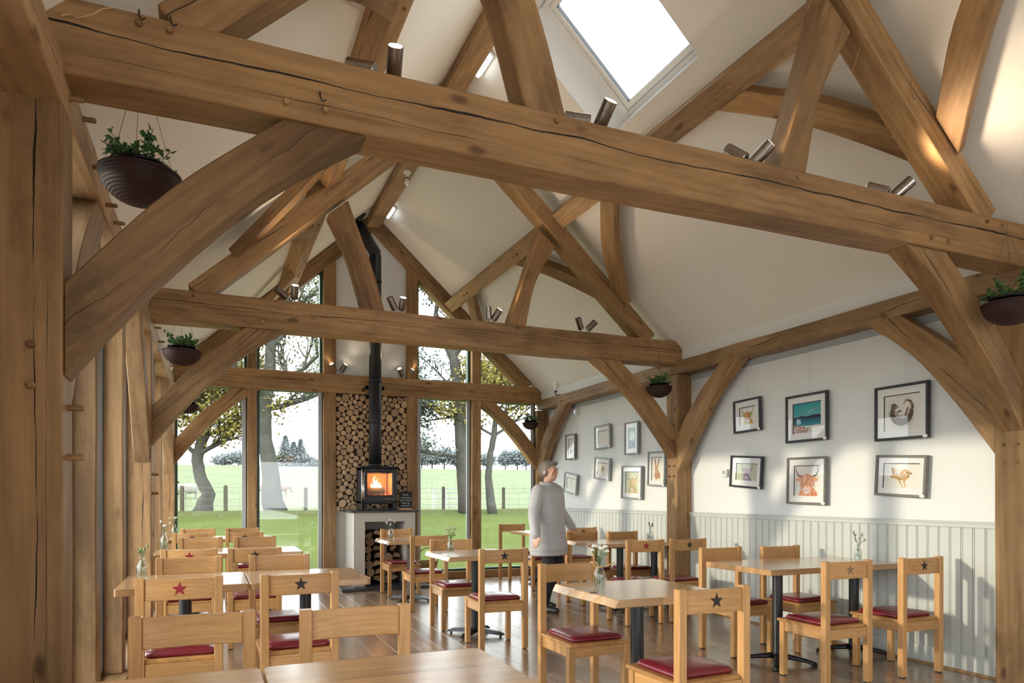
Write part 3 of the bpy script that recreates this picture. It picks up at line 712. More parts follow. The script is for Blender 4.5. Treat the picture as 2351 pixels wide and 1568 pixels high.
b = MB().box(sx0+.03, wx0, sy0, sy0+.035, 1.19, sz1-.035).box(wx1, sx1-.03, sy0, sy0+.035, 1.19, sz1-.035).box(wx0, wx1, sy0, sy0+.035, wz1, sz1-.035).box(wx0, wx1, sy0, sy0+.035, 1.19, wz0)
dr = loc(b, SB).obj('door', 'stove', st, bevel=.005)
loc(MB().box(wx0-.005, wx1+.005, sy0+.012, sy0+.018, wz0-.005, wz1+.005), SB).obj('glass', 'glass', dr)
b = MB(); fo = [(wx0-.018, wz0-.018), (wx1+.018, wz0-.018), (wx1+.018, wz1+.018), (wx0-.018, wz1+.018)]; fi = [(wx0, wz0), (wx1, wz0), (wx1, wz1), (wx0, wz1)]
for i in range(4):
    j = (i+1) % 4; b.add([(fo[i][0], sy0-.006, fo[i][1]), (fo[j][0], sy0-.006, fo[j][1]), (fi[j][0], sy0+.012, fi[j][1]), (fi[i][0], sy0+.012, fi[i][1])], [(0, 1, 2, 3)])
loc(b, SB).obj('door_bead', 'stove', dr)
loc(MB().tube([(2.24, sy0-.02, 1.235), (2.39, sy0-.02, 1.235)], .006, 8).tube([(2.38, sy0-.02, 1.235), (2.38, sy0+.01, 1.235)], .005, 8), SB).obj('handle', 'chrome', dr)
b = MB()
for k in range(6): b.box(2.145+.008*k, 2.15+.008*k, sy0-.003, sy0, 1.225, 1.265)
loc(b, SB).obj('embossed_badge', 'black', dr)
for x in (sx0+.005, sx0+.028): loc(MB().tube([(x, sy0+.012, 1.085), (x, sy0+.012, sz1-.03)], .012, 10), SB).obj('steel_strip', 'chrome', st, smooth=True)
loc(MB().box(sx0+.02, sx1-.02, sy0+.015, sy0+.03, 1.075, 1.10).box(sx0+.02, sx0+.06, sy0+.015, sy0+.03, 1.1, 1.18).box(sx1-.06, sx1-.02, sy0+.015, sy0+.03, 1.1, 1.18), SB).obj('log_tray', 'stove', st, bevel=.004)
for i in range(4):
    o = put('tray_log', lms[i], st); o.location = Vector((1.985+.075*i+.02, sy0+.05, 1.135))-SB; o.scale = (.52, .6, .52)
for x in (2.05, 2.20): loc(MB().tube([(x, sy0-.012, 1.155), (x+.06, sy0-.012, 1.155)], .005, 8).tube([(x+.03, sy0-.012, 1.155), (x+.03, sy0+.02, 1.155)], .004, 6), SB).obj('air_slider', 'chrome', st)
loc(MB().box(wx0, wx1, sy0+.35, sy0+.357, wz0-.03, wz1).box(wx0-.02, wx0-.01, sy0+.05, sy0+.35, wz0-.03, wz1).box(wx1+.01, wx1+.02, sy0+.05, sy0+.35, wz0-.03, wz1).box(wx0, wx1, sy0+.05, sy0+.35, wz0-.05, wz0-.04), SB).obj('firebricks', 'firebrick', st)
lg = log_mesh(.055, .24, False, 77); o = put('burning_log', lg, st); o.location = Vector((2.03, sy0+.17, 1.335))-SB; o.rotation_euler = (.05, 0, -PI/2+.15)
b = MB()
for cx, h, w_ in ((2.13, .19, .030), (2.17, .15, .028), (2.21, .10, .022), (2.09, .09, .02)):
    b.tube([(cx, sy0+.2, 1.37), (cx+.012, sy0+.2, 1.37+h*.4), (cx-.006, sy0+.2, 1.37+h*.75), (cx+.012, sy0+.2, 1.37+h)], [w_, w_*.85, w_*.45, .002], 8)
loc(b, SB).obj('flames', 'fire', st, smooth=True)
b = MB(); q = random.Random(2)
for _ in range(26): b.ball((q.uniform(wx0+.02, wx1-.02), q.uniform(sy0+.09, sy0+.3), wz0-.02+q.uniform(0, .012)), q.uniform(.008, .018), 6, 4)
loc(b, SB).obj('embers', 'ember', st)
fd = bpy.data.lights.new('fire_light', 'POINT'); fd.energy = 4; fd.color = (1, .5, .18); fd.shadow_soft_size = .05
fo_ = bpy.data.objects.new('fire_light', fd); COL.objects.link(fo_); fo_.location = (2.17, sy0+.13, 1.50)
# flue
fx, fy = 2.15, 10.0
fu = thing('stove_flue', 'tall black flue pipe rising from the stove into the roof', 'pipe', (fx, fy, 1.69)); FB = Vector((fx, fy, 1.69))
loc(MB().tube([(fx, fy, 1.69), (fx, fy, 2.95)], .088, 24), FB).obj('lower_pipe', 'stove', fu, smooth=True)
loc(MB().tube([(fx, fy, 2.95), (fx, fy, 4.70)], .086, 24), FB).obj('upper_pipe', 'stove', fu, smooth=True)
loc(MB().tube([(fx, fy, 4.60), (fx, fy, 4.74), (fx-.26, fy, 5.14)], .084, 24), FB).obj('elbow', 'stove', fu, smooth=True)
loc(MB().tube([(fx-.25, fy, 5.12), (fx-.25, fy, 5.30)], .084, 24), FB).obj('roof_pipe', 'stove', fu, smooth=True)
for zz in (1.70, 2.30, 2.90, 4.32): loc(MB().tube([(fx, fy, zz), (fx, fy, zz+.03)], .093, 24), FB).obj('joint_ring', 'stove', fu, smooth=True)
loc(MB().box(fx-.13, fx+.13, fy+.0, fy+.03, 2.80, 2.84).box(fx-.13, fx-.10, fy, 10.31, 2.80, 2.84).box(fx+.10, fx+.13, fy, 10.31, 2.80, 2.84), FB).obj('wall_bracket', 'stove', fu)
cp_ = roof(-1, s_of(fx-.27), fy, .012); nrm = Vector((-SP, 0, CP))
b = MB().tube([cp_-nrm*.004, cp_+nrm*.008], .17, 24); loc(b, FB).obj('roof_collar', 'stove', fu)
# chalk sign
cs = thing('chalk_sign', 'small handwritten chalkboard standing right of the stove', 'sign', (2.555, 9.86, 1.075)); CB = Vector((2.555, 9.86, 1.075))
loc(MB().box(2.46, 2.65, 9.85, 9.875, 1.075, 1.105), CB).obj('foot', 'table', cs, bevel=.003)
bo_ = loc(MB().box(2.465, 2.645, 9.855, 9.867, 1.105, 1.34), CB).obj('board', 'chalk', cs)
def text(txt, size, mat, mw, parent=None, name='lettering', align='CENTER'):
    cu = bpy.data.curves.new(name, 'FONT'); cu.body = txt; cu.size = size; cu.align_x = align; cu.align_y = 'CENTER'; cu.extrude = .0004; cu.resolution_u = 2
    t_ = bpy.data.objects.new(name, cu); COL.objects.link(t_); dg = bpy.context.evaluated_depsgraph_get(); me = bpy.data.meshes.new_from_object(t_.evaluated_get(dg))
    bpy.data.objects.remove(t_); me.materials.append(M[mat]); o = put(name, me, parent); o.matrix_basis = mw; return o
for i, t_ in enumerate(('NOTE!', 'a part of the', 'stove is HOT!', 'Please do', 'not touch!')):
    text(t_, .030, 'chalkw', Matrix.Translation(Vector((2.555, 9.854, 1.29-.038*i))-CB) @ Matrix.Rotation(PI/2, 4, 'X'), cs)
# log slice on the sign
# wicker basket
bx_, by_ = 2.98, 10.20
bs = thing('wicker_basket', 'small wicker basket with a hoop handle by the gable window', 'basket', (bx_, by_, .0))
b = MB(); 
for k in range(9): b.tube([(math.cos(a*2*PI/20)*(.11+.006*k), math.sin(a*2*PI/20)*(.11+.006*k)*.8, .12+.016+.02*k) for a in range(21)], .0105, 6)
b.obj('woven_body', 'wicker', bs, smooth=True)
MB().tube([(math.cos(a*PI/14)*.16, 0, .28+math.sin(a*PI/14)*.22) for a in range(15)], .008, 6).obj('handle', 'wicker', bs, smooth=True)
MB().lathe([(.14, 0), (.14, .012), (.03, .02), (.03, .10), (.12, .11), (.12, .125)], 16).obj('stand', 'oak_plain', bs)

# ================================================================== CHAIRS
def chair_proto():
    t = thing('dining_chair', '', 'chair')
    b = MB()
    for s in (-1, 1):
        MB().box(s*.1925-.0225, s*.1925+.0225, -.2175, -.1725, .006, .843).obj('leg', 'chair_z', t, bevel=.003)
        MB().box(s*.188-.021, s*.188+.021, .165, .207, .006, .385).obj('leg', 'chair_z', t, bevel=.003)
    for s in (-1, 1):
        for y in (-.195, .186): MB().box(s*.19-.015, s*.19+.015, y-.015, y+.015, 0, .006).obj('glide', 'black', t)
    # backrest: gently bowed board between the posts
    n = 8; vs = []; fs = []
    for i in range(n+1):
        x = -.171+.342*i/n; y = -.196-.016*(1-(x/.171)**2)
        vs += [(x, y-.011, .722), (x, y+.011, .722), (x, y+.011, .836), (x, y-.011, .836)]
    for i in range(n):
        o = i*4; fs += [(o+k, o+(k+1) % 4, o+4+(k+1) % 4, o+4+k) for k in range(4)]
    fs += [(3, 2, 1, 0), (n*4, n*4+1, n*4+2, n*4+3)]
    bk = MB().add(vs, fs).obj('backrest', 'chair_x', t, bevel=.003)
    MB().box(-.212, .212, -.17, .228, .385, .405).box(-.17, .17, -.2, -.17, .385, .405).obj('seat_board', 'seat', t, bevel=.003)
    MB().box(-.167, .167, .172, .198, .318, .385).obj('front_apron', 'chair_x', t, bevel=.002)
    MB().box(-.17, .17, -.208, -.186, .318, .385).obj('back_apron', 'chair_x', t, bevel=.002)
    for s in (-1, 1): MB().box(s*.188-.012, s*.188+.012, -.1725, .165, .318, .385).obj('side_apron', 'chair_y', t, bevel=.002)
    # cushion
    def rr(hw, hd, r, z, yc=.018, k=5):
        out = []
        for cx, cy, a0 in ((hw-r, hd-r, 0), (-hw+r, hd-r, PI/2), (-hw+r, -hd+r, PI), (hw-r, -hd+r, 1.5*PI)):
            out += [(cx+r*math.cos(a0+PI/2*j/k), yc+cy+r*math.sin(a0+PI/2*j/k), z) for j in range(k+1)]
        return out
    rings = [rr(.172, .165, .03, .405), rr(.180, .172, .035, .413), rr(.181, .173, .035, .422), rr(.170, .163, .035, .434), rr(.13, .125, .035, .441), rr(.05, .05, .03, .443)]
    n = len(rings[0]); vs = [v for r_ in rings for v in r_]; fs = [(i*n+k, i*n+(k+1) % n, (i+1)*n+(k+1) % n, (i+1)*n+k) for i in range(len(rings)-1) for k in range(n)]+[tuple(range((len(rings)-1)*n, len(rings)*n)), tuple(range(n-1, -1, -1))]
    MB().add(vs, fs).obj('cushion', 'leather', t, smooth=True)
    sp_ = [(math.sin(k*PI/5)*(.040 if k % 2 == 0 else .0165), .781+math.cos(k*PI/5)*(.040 if k % 2 == 0 else .0165)) for k in range(10)]
    yb_ = -.212-.0115
    MB().prism([(x, yb_-.0006+.016*(x/.171)**2, z) for x, z in sp_], [(x, yb_+.008, z) for x, z in sp_]).obj('star', 'star_dark', bk)
    return t
CH = chair_proto()
CHAIRS = [  # centre x of back, y of back posts, facing (+1 away from camera), star, label
 (-.06, 2.87, -1, 'd', 'plain backed chair facing the rounded front table beside the glazing'),
 (.525, 2.80, -1, 'd', 'plain backed chair facing the rounded front table on the aisle side'),
 (-.15, 4.19, 1, 'r', 'chair with dark red star tucked under the wall-side second table'),
 (.46, 4.15, 1, 'd', 'chair with black star tucked under the aisle-side second table'),
 (-.15, 5.54, -1, 'd', 'dark plain chair facing the wall-side second table from behind'),
 (.47, 5.51, -1, 'd', 'plain chair facing the aisle-side second table from behind'),
 (-.17, 6.37, 1, 'r', 'chair with bright red star at the wall-side third table'),
 (.345, 6.31, 1, 'd', 'chair with brown star at the aisle-side third table'),
 (-.10, 8.11, -1, 'd', 'pale plain chair facing the wall-side third table from behind'),
 (.435, 8.07, -1, 'd', 'plain chair facing the aisle-side third table from behind'),
 (-.20, 9.10, 1, 'd', 'star chair at the wall-side table by the gable window'),
 (.37, 9.05, 1, 'd', 'star chair at the aisle-side table by the gable window'),
 (-.16, 10.30, -1, 'd', 'plain chair against the left gable window, wall side'),
 (.39, 10.30, -1, 'd', 'plain chair against the left gable window, aisle side'),
 (2.265, 9.20, -1, 'd', 'plain chair right in front of the log store'),
 (2.235, 7.57, 1, 'p', 'chair with tan star at the small table before the stove'),
 (2.215, 6.77, -1, 'd', 'plain chair behind the small middle aisle table'),
 (2.235, 5.40, 1, 'd', 'chair with black star at the middle aisle table'),
 (2.145, 4.08, -1, 'd', 'plain chair with maroon seat behind the rough edged table'),
 (2.20, 2.72, 1, 'd', 'chair with dark star pulled up to the rough edged table'),
 (3.985, 4.81, -1, 'd', 'plain chair behind the long sunlit table, aisle end'),
 (4.585, 4.75, -1, 'd', 'plain chair behind the long sunlit table, wall end'),
 (3.945, 3.48, 1, 'f', 'sunlit chair with faded star at the long table'),
 (4.66, 3.48, 1, 'd', 'sunlit chair with dark star by the boarded wall'),
 (3.965, 5.91, 1, 'r', 'chair with red star beside the middle post table'),
 (4.475, 5.90, 1, 'd', 'chair with dark star in front of the middle oak post'),
 (4.165, 7.58, -1, 'd', 'plain chair behind the middle post table, aisle end'),
 (4.67, 7.46, -1, 'd', 'plain chair behind the middle post table, against boarding'),
 (4.74, 8.60, 1, 'd', 'star chair at the corner table against the boarding'),
 (4.19, 8.62, 1, 'd', 'chair at the corner table hidden behind the walking person'),
 (4.30, 10.08, -1, 'd', 'plain chair against the right gable window'),
]
STM = {'d': 'star_dark', 'r': 'star_red', 'p': 'star_pale', 'f': 'star_pale'}
q = random.Random(9); stm = {}
for i, (x, y, fdir, star, lab) in enumerate(CHAIRS):
    o = CH if i == 0 else copy_tree(CH)
    o['label'] = lab; o['group'] = 'dining chairs'
    o.rotation_euler = (0, 0, (0 if fdir > 0 else PI)+q.uniform(-.035, .035)); o.location = (x, y+fdir*.195, 0)
    for ch in children(o):
        if ch.name.startswith('backrest'):
            for s_ in children(ch):
                if star != 'd':
                    if star not in stm: stm[star] = s_.data.copy(); stm[star].materials.clear(); stm[star].materials.append(M[STM[star]])
                    s_.data = stm[star]

# ================================================================== TABLES
def rrect(hx, hy, r, k=4):
    out = []
    for cx, cy, a0 in ((hx-r, hy-r, 0), (-hx+r, hy-r, PI/2), (-hx+r, -hy+r, PI), (hx-r, -hy+r, 1.5*PI)):
        out += [(cx+r*math.cos(a0+PI/2*j/k), cy+r*math.sin(a0+PI/2*j/k)) for j in range(k+1)]
    return out
def pedestal(t, x, cast=False, rot=PI/4, yo=0):
    MB().tube([(x, yo, .05), (x, yo, .70)], .038, 20).obj('column', 'black', t, smooth=False)
    MB().tube([(x, yo, .69), (x, yo, .707)], .11, 20).obj('top_spider', 'black', t)
    for k in range(4):
        a = rot+k*PI/2; d = Vector((math.cos(a), math.sin(a), 0)); w = Vector((-d.y, d.x, 0)); c = Vector((x, yo, 0)); L = .28
        if cast:
            b = MB(); rings = []
            for f, zt, hw, th in ((.02, .085, .035, .04), (.12, .066, .026, .03), (.20, .05, .024, .026), (.255, .036, .03, .026), (.28, .022, .02, .022)):
                p = c+d*f; rings.append([p-w*hw+up3*(zt-th), p+w*hw+up3*(zt-th), p+w*hw*.55+up3*zt, p-w*hw*.55+up3*zt])
        else:
            rings = []
            for f, zt, hw, th in ((.02, .075, .032, .045), (L-.05, .048, .032, .03), (L, .028, .026, .012)):
                p = c+d*f; rings.append([p-w*hw+up3*(zt-th), p+w*hw+up3*(zt-th), p+w*hw*.6+up3*zt, p-w*hw*.6+up3*zt])
            b = MB()
        vs = [v for r_ in rings for v in r_]; n = len(rings)
        b.add(vs, [(i*4+j, i*4+(j+1) % 4, i*4+4+(j+1) % 4, i*4+4+j) for i in range(n-1) for j in range(4)]+[(3, 2, 1, 0), tuple(range((n-1)*4, n*4))])
        f_ = b.obj('foot', 'black', t, smooth=cast)
        p = c+d*(L-.03); MB().tube([p, p+up3*.022], .012, 8).obj('glide', 'black', f_)
def table(cx, cy, sx, sy, label, live=False, peds=(0,), cast=False, group='cafe tables', rc=.03, z=.75, th=.043, yo=0):
    t = thing('cafe_table', label, 'table', (cx, cy, 0), 0, group)
    if live:
        q = random.Random(4); n = 14; top = []; bot = []
        ys = [-sy/2+sy*i/n for i in range(n+1)]
        eL = [-sx/2+.006*math.sin(i*.5)+q.uniform(-.0015, .0015) for i in range(n+1)]; eR = [sx/2-.005*math.sin(i*.5) for i in range(n+1)]
        pts_t = [(eL[i]+.018, ys[i], z) for i in range(n, -1, -1)]+[(eR[i], ys[i], z) for i in range(n+1)]
        pts_b = [(eL[i]-.004+q.uniform(-.002, .002), ys[i], z-th) for i in range(n, -1, -1)]+[(eR[i], ys[i], z-th) for i in range(n+1)]
        MB().prism(pts_b, pts_t).obj('table_top', 'table_live', t, bevel=.004)
    else:
        P = rrect(sx/2, sy/2, rc); MB().prism([(x, y, z-th) for x, y in P], [(x, y, z) for x, y in P]).obj('table_top', 'table', t, bevel=.004, seg=2)
    for p in peds: pedestal(t, p, cast, yo=yo)
    return t
TZ = .75
table(-.215, 1.945, .712, .73, 'rounded corner front table beside the glazing')
table(.502, 1.945, .712, .73, 'rounded corner front table on the aisle side')
table(-.150, 4.895, .712, .73, 'second table from the front beside the glazing', rc=.012)
table(.582, 4.895, .735, .73, 'second table from the front on the aisle side')
table(-.140, 7.335, .70, .73, 'third table from the front beside the glazing', rc=.012)
table(.51, 7.335, .59, .73, 'third table from the front on the aisle side', rc=.012)
table(-.14, 9.68, .68, .70, 'last table beside the glazing, under the gable window', rc=.012)
table(.46, 9.68, .51, .70, 'last table on the aisle side, under the gable window', rc=.012)
table(2.24, 8.42, .72, .74, 'small live edged table in front of the stove', True)
table(2.24, 6.17, .72, .74, 'live edged table in the middle of the aisle', True, yo=-.07)
table(2.245, 3.43, .73, .72, 'thick live edged table with a white carnation bottle', True)
table(4.338, 4.24, 1.36, .72, 'long sunlit table against the boarded wall', peds=(-.36, .44), cast=True, rc=.012, yo=-.09)
table(4.425, 7.035, 1.15, .73, 'live edged long table at the middle oak post', True, peds=(-.18, .28), yo=-.2)
table(4.575, 9.40, .86, .78, 'table in the far right corner behind the walking person', peds=(-.15,))

# ================================================================== BOTTLES WITH FLOWERS
def leafquad(b, p, d, L, w, mi, q):
    d = Vector(d).normalized(); s_ = d.orthogonal().normalized(); s_ = Matrix.Rotation(q.uniform(0, 6.28), 3, d) @ s_; n_ = d.cross(s_)
    a, m1, m2, e = p, p+d*L*.45+s_*w/2+n_*w*.15, p+d*L*.45-s_*w/2+n_*w*.15, p+d*L
    b.add([a, m1, e, m2, p+d*L*.5], [(0, 1, 4), (1, 2, 4), (2, 3, 4), (3, 0, 4)], mi)
def bottle(p, label, kind='white', s=1.0, H_=.145, seed=1, small=False):
    q = random.Random(seed); t = thing('flower_bottle', label, 'vase', p, 0, 'flower bottles on the tables')
    pr = [(.002, .003), (.033, .003), (.034, .012), (.034, H_*.55), (.030, H_*.68), (.018, H_*.82), (.0165, H_*.94), (.020, H_*.95), (.020, H_), (.0135, H_), (.0135, H_*.83), (.028, H_*.66), (.0315, H_*.55), (.0315, .014), (.002, .010)]
    MB().lathe([(r*s, z) for r, z in pr], 20, closed=True).obj('glass_bottle', 'bottle', t, smooth=True)
    MB().lathe([(.001, .012), (.0310*s, .0125), (.0310*s, H_*.5), (.001, H_*.5)], 20).obj('water', 'water', t, smooth=False)
    if kind == 'white': MB().tube([(.018*math.cos(a), .018*math.sin(a), H_*.84) for a in [k*PI/8 for k in range(17)]]+[(.03, -.02, H_*.86), (.075, -.04, H_*1.02)], .0035, 6).obj('twine', 'twine', t)
    ns = {'white': 6, 'pink': 7, 'bud': 4, 'spray': 4}[kind]
    st_ = MB(); hd = MB(); mp, mb, ml = hd.m('petal' if kind != 'pink' else 'petal_pink'), hd.m('bud'), hd.m('leaf')
    for k in range(ns):
        a = k*2*PI/ns+q.uniform(-.4, .4); sp_ = (.055 if kind != 'bud' else .035)*q.uniform(.4, 1.1); hh = H_+q.uniform(.03, .10)*(1.0 if kind != 'bud' else .9)
        top = Vector((math.cos(a)*sp_, math.sin(a)*sp_, hh)); P_ = [Vector((-math.cos(a)*.015, -math.sin(a)*.015, .03)), Vector((0, 0, H_*.9)), top*.6+Vector((0, 0, H_*.4)), top]
        st_.tube(P_, .0016, 5)
        if kind in ('white', 'spray'):
            hd.ball(top-Vector((0, 0, .004)), (.006, .006, .010), 6, 4, mb); hd.ball(top+Vector((0, 0, .008)), (.016 if kind == 'white' else .010, .016 if kind == 'white' else .010, .008), 8, 5, mp)
            for j in range(10):
                an = q.uniform(0, 6.28); leafquad(hd, top+Vector((0, 0, .006)), (math.cos(an), math.sin(an), q.uniform(.2, 1.2)), .018, .012, mp, q)
        elif kind == 'pink':
            hd.ball(top, (.005, .005, .009), 6, 4, mb); hd.ball(top+Vector((0, 0, .010)), (.0085, .0085, .008), 7, 5, mp)
        else: hd.ball(top, (.007, .007, .012), 7, 5, mb)
        for j in range(3):
            pp = P_[1].lerp(top, q.uniform(.3, .9)); leafquad(hd, pp, (q.uniform(-1, 1), q.uniform(-1, 1), q.uniform(.2, 1)), .035, .006, ml, q)
    st_.obj('stems', 'stem', t); hd.obj('flowers', None, t); return t
bottle(onz(1376, 1355, TZ), 'bottle of white carnations tied with twine on the thick live edged table', 'white', seed=3, H_=.155)
bottle(onz(1035, 1272, TZ), 'bottle of pink buds on the middle aisle table', 'pink', seed=5)
bottle(onz(897, 1241, TZ), 'bottle of white flowers on the table before the stove', 'spray', seed=6)
bottle((4.86, 4.18, TZ), 'bottle with white sprig casting a shadow on the boarded wall', 'spray', seed=8, s=.85, H_=.13)
bottle((4.78, 7.02, TZ), 'bottle with thin sprig against the middle oak post', 'bud', seed=9)
bottle((-.40, 4.98, TZ), 'bottle with green buds on the second table beside the glazing', 'bud', seed=12)
bottle((-.40, 7.28, TZ), 'clear bottle with pale flowers on the third table beside the glazing', 'spray', seed=14, H_=.19)
bottle((-.42, 9.66, TZ), 'bottle of pale flowers on the last table beside the glazing', 'spray', seed=15, H_=.17)
for p, lab in ((onz(1362, 1361, TZ), 'thick live edged table'), (onz(1012, 1270, TZ), 'middle aisle table'), (Vector((-.40, 4.72, TZ)), 'second table beside the glazing'), (onz(882, 1238, TZ), 'table before the stove')):
    o = MB().tube([(0, 0, 0), (0, 0, .003)], .022, 16).obj('table_number_disc', 'dsteel', loc=p); tag(o, 'small dark metal number disc set on the '+lab, 'disc', 'table number discs')

# ================================================================== HANGING BASKETS
def leafy(seed, n, R_, h, droop=.3, L=.035):
    q = random.Random(seed); st_ = MB(); lf = MB()
    for k in range(n):
        a = q.uniform(0, 6.28); r0 = q.uniform(.2, .9)*R_*.7; out = q.uniform(.02, .10); hh = q.uniform(.25, 1.0)*h
        p0 = Vector((math.cos(a)*r0, math.sin(a)*r0, .0)); p1 = p0+Vector((math.cos(a)*out*.4, math.sin(a)*out*.4, hh*.7)); p2 = p0+Vector((math.cos(a)*out, math.sin(a)*out, hh*(1 if q.random() > droop else .4)))
        st_.tube([p0, p1, p2], .0018, 4)
        for j in range(7):
            f = q.uniform(.25, 1.05); p = p0.lerp(p1, f*2) if f < .5 else p1.lerp(p2, (f-.5)*2)
            leafquad(lf, p, (q.uniform(-1, 1), q.uniform(-1, 1), q.uniform(-.3, .9)), L*q.uniform(.6, 1.3), L*q.uniform(.5, .8), 0, q)
    return st_, lf
def basket(p, dia, ztop, label, seed, hook=None):
    """p = centre of the rim"""
    p = Vector(p); r = dia/2; d = r*.80
    t = thing('hanging_basket', label, 'planter', p-Vector((0, 0, d)), 0, 'hanging flower bowls'); k = []
    n = 56
    for i in range(n+1):
        a = i/n*PI/2; rr = math.sin(a)*r; zz = d-math.cos(a)*d; k.append((max(rr+(.0035*abs(math.sin(i*PI/4)) if i > 6 else 0), .004), zz))
    k += [(r+.008, d), (r+.008, d+.010), (r-.004, d+.010), (r-.006, d-.01), (r*.6, d*.35)]
    MB().lathe(k, 32).obj('bowl', 'bowl', t, smooth=True)
    pr = r*.74; MB().lathe([(pr*.85, d*.3), (pr, d+.032), (pr+.006, d+.032), (pr+.006, d+.044), (pr-.004, d+.044), (pr-.006, d+.03)], 28).obj('inner_pot', 'pot', t, smooth=True)
    MB().lathe([(.001, d+.025), (pr-.004, d+.027)], 20, closed=True).obj('soil', 'soil', t)
    b = MB(); top = Vector(hook)-(p-Vector((0, 0, d))) if hook else Vector((0, 0, ztop-p.z+d))
    for j in range(3):
        a = .5+j*2*PI/3; e = Vector((math.cos(a)*r, math.sin(a)*r, d+.006)); b.tube([e, top+Vector((0, 0, -.06)), top], .0014, 4)
    b.obj('hanging_wires', 'wire', t)
    s_, l_ = leafy(seed, 30, pr*1.3, .13*dia/.3); s_.v = [(x, y, z+d+.03) for x, y, z in s_.v]; l_.v = [(x, y, z+d+.03) for x, y, z in l_.v]
    s_.obj('plant_stems', 'stem', t); l_.obj('leaves', 'leaf', t); return t
def bk(u, v, y): return ony(u, v, y)
basket(bk(322, 405, 3.30), .30, 3.16, 'dark ridged bowl of ivy hung behind the cracked front tie beam, glazed side', 1)
basket(bk(418, 808, 6.42), .285, 3.0, 'brown bowl of ivy on wires from the middle tie beam, glazed side', 2, hook=ony(421, 678, 6.59))
basket(bk(430, 931, 10.12), .27, 2.95, 'brown bowl of ivy hung before the left gable window', 3, hook=ony(432, 850, 10.30))
basket(bk(1513, 890, 6.44), .275, 3.0, 'brown bowl in front of the middle oak post, picture wall side', 4, hook=ony(1513, 800, 6.59))
basket(bk(1218, 972, 10.12), .25, 2.95, 'brown bowl hung before the right gable window', 5, hook=ony(1219, 900, 10.30))
basket(bk(2322, 700, 2.70), .30, 2.95, 'dark bowl of trailing ivy by the right front post', 6, hook=ony(2312, 510, 2.87))

# ================================================================== LAMPS
def spot_pair(p, label, heads, light=15):
    """heads: list of (dx, dir, lit)"""
    p = Vector(p); t = thing('twin_spotlight', label, 'lamp', p, 0, 'twin spotlights on the tie beams')
    MB().box(-.07, .07, -.022, .022, 0, .014).obj('base', 'steel', t, bevel=.004)
    for dx, d, lit in heads:
        d = Vector(d).normalized(); a = Vector((dx, 0, .012)); j = Vector((dx, 0, .055)); h = MB().tube([a, j], .006, 8).obj('stem', 'chrome', t)
        c0 = j+d*-.012+Vector((0, 0, .005)); c1 = c0+d*.125
        hd = MB().tube([c0, c0+d*.004, c0+d*.078, c0+d*.079, c0+d*.082, c0+d*.083, c1], [.031, .034, .034, .0325, .0325, .034, .034], 24).obj('lamp_head', 'steel', t)
        MB().tube([c1-d*.006, c1+d*.0012], .029, 20).obj('lens', 'lens' if lit else 'dsteel', hd)
        if lit:
            ld = bpy.data.lights.new('spot', 'SPOT'); ld.energy = light; ld.color = (1, .78, .54); ld.spot_size = math.radians(100); ld.spot_blend = 1.0; ld.shadow_soft_size = .03
            lo_ = bpy.data.objects.new('spot', ld); COL.objects.link(lo_); lo_.location = p+c1+d*.01; lo_.rotation_euler = d.to_track_quat('-Z', 'Y').to_euler()
    return t
for u, v, hs, lab in ((885, 158, ((-.055, (-1, .55, .28), 0), (.035, (-.10, -.72, .68), 1)), 'left end, beyond the iron hook'), (1370, 268, ((-.05, (-1, .5, .2), 0), (.02, (.10, -.70, .70), 1)), 'below the skylight'), (1722, 352, ((-.045, (-.45, .6, .6), 1), (.03, (.42, -.60, .64), 1)), 'left of the right strut'), (2045, 432, ((-.04, (-.55, .7, .45), 1), (.04, (.50, -.55, .62), 1)), 'beside the right rafter')):
    q_ = ony(u, v, 2.99); spot_pair((q_.x, 2.99, ZT1), 'steel twin spotlight on the cracked front tie beam, '+lab, hs)
for u, hs, lab in ((668, ((-.05, (-.8, -.5, .5), 0), (.03, (.02, -.5, .85), 1)), 'left of the left strut'), (915, ((-.04, (-.5, -.3, .8), 0), (.03, (.02, -.5, .85), 1)), 'right of the left strut'), (1128, ((-.03, (-.15, -.2, 1), 0), (.03, (.4, -.45, .8), 1)), 'left of the right strut'), (1343, ((-.05, (-.5, -.3, .85), 0), (.04, (.8, -.1, .8), 0)), 'beside the right rafter')):
    x = ony(u, 740, 6.70).x; spot_pair((x, 6.70, ZT1), 'steel twin spotlight on the middle tie beam, '+lab, hs)
for u, lab in ((776, 'left of the flue'), (930, 'right of the flue')):
    x = ony(u, 860, 10.38).x; spot_pair((x, 10.37, ZT1), 'small twin spotlight on the gable tie beam, '+lab, ((-.05, (-.5, -.5, .8), 1), (.05, (.5, -.4, .9), 1)), 9)
# bare bulb under the ridge
bb = thing('bare_bulb', 'white bare bulb in a batten holder under the ridge', 'lamp', (XM, 8.37, ZA-.225))
MB().tube([(0, 0, -.018), (0, 0, 0)], .048, 24).tube([(0, 0, -.03), (0, 0, -.018)], [.03, .042], 24).tube([(0, 0, -.07), (0, 0, -.03)], [.021, .026], 20).obj('batten_holder', 'white', bb, smooth=False)
MB().tube([(0, 0, -.082), (0, 0, -.07)], .018, 16).obj('collar', 'dsteel', bb)
MB().lathe([(.0145, -.08), (.018, -.10), (.03, -.122), (.033, -.14), (.028, -.158), (.015, -.17), (.001, -.173)], 20).obj('bulb', 'bulbw', bb, smooth=True)
MB().tube([(0, 0, 0), (-.03, .06, .0), (-.08, .1, .03)], .004, 6).obj('cable', 'black', bb)
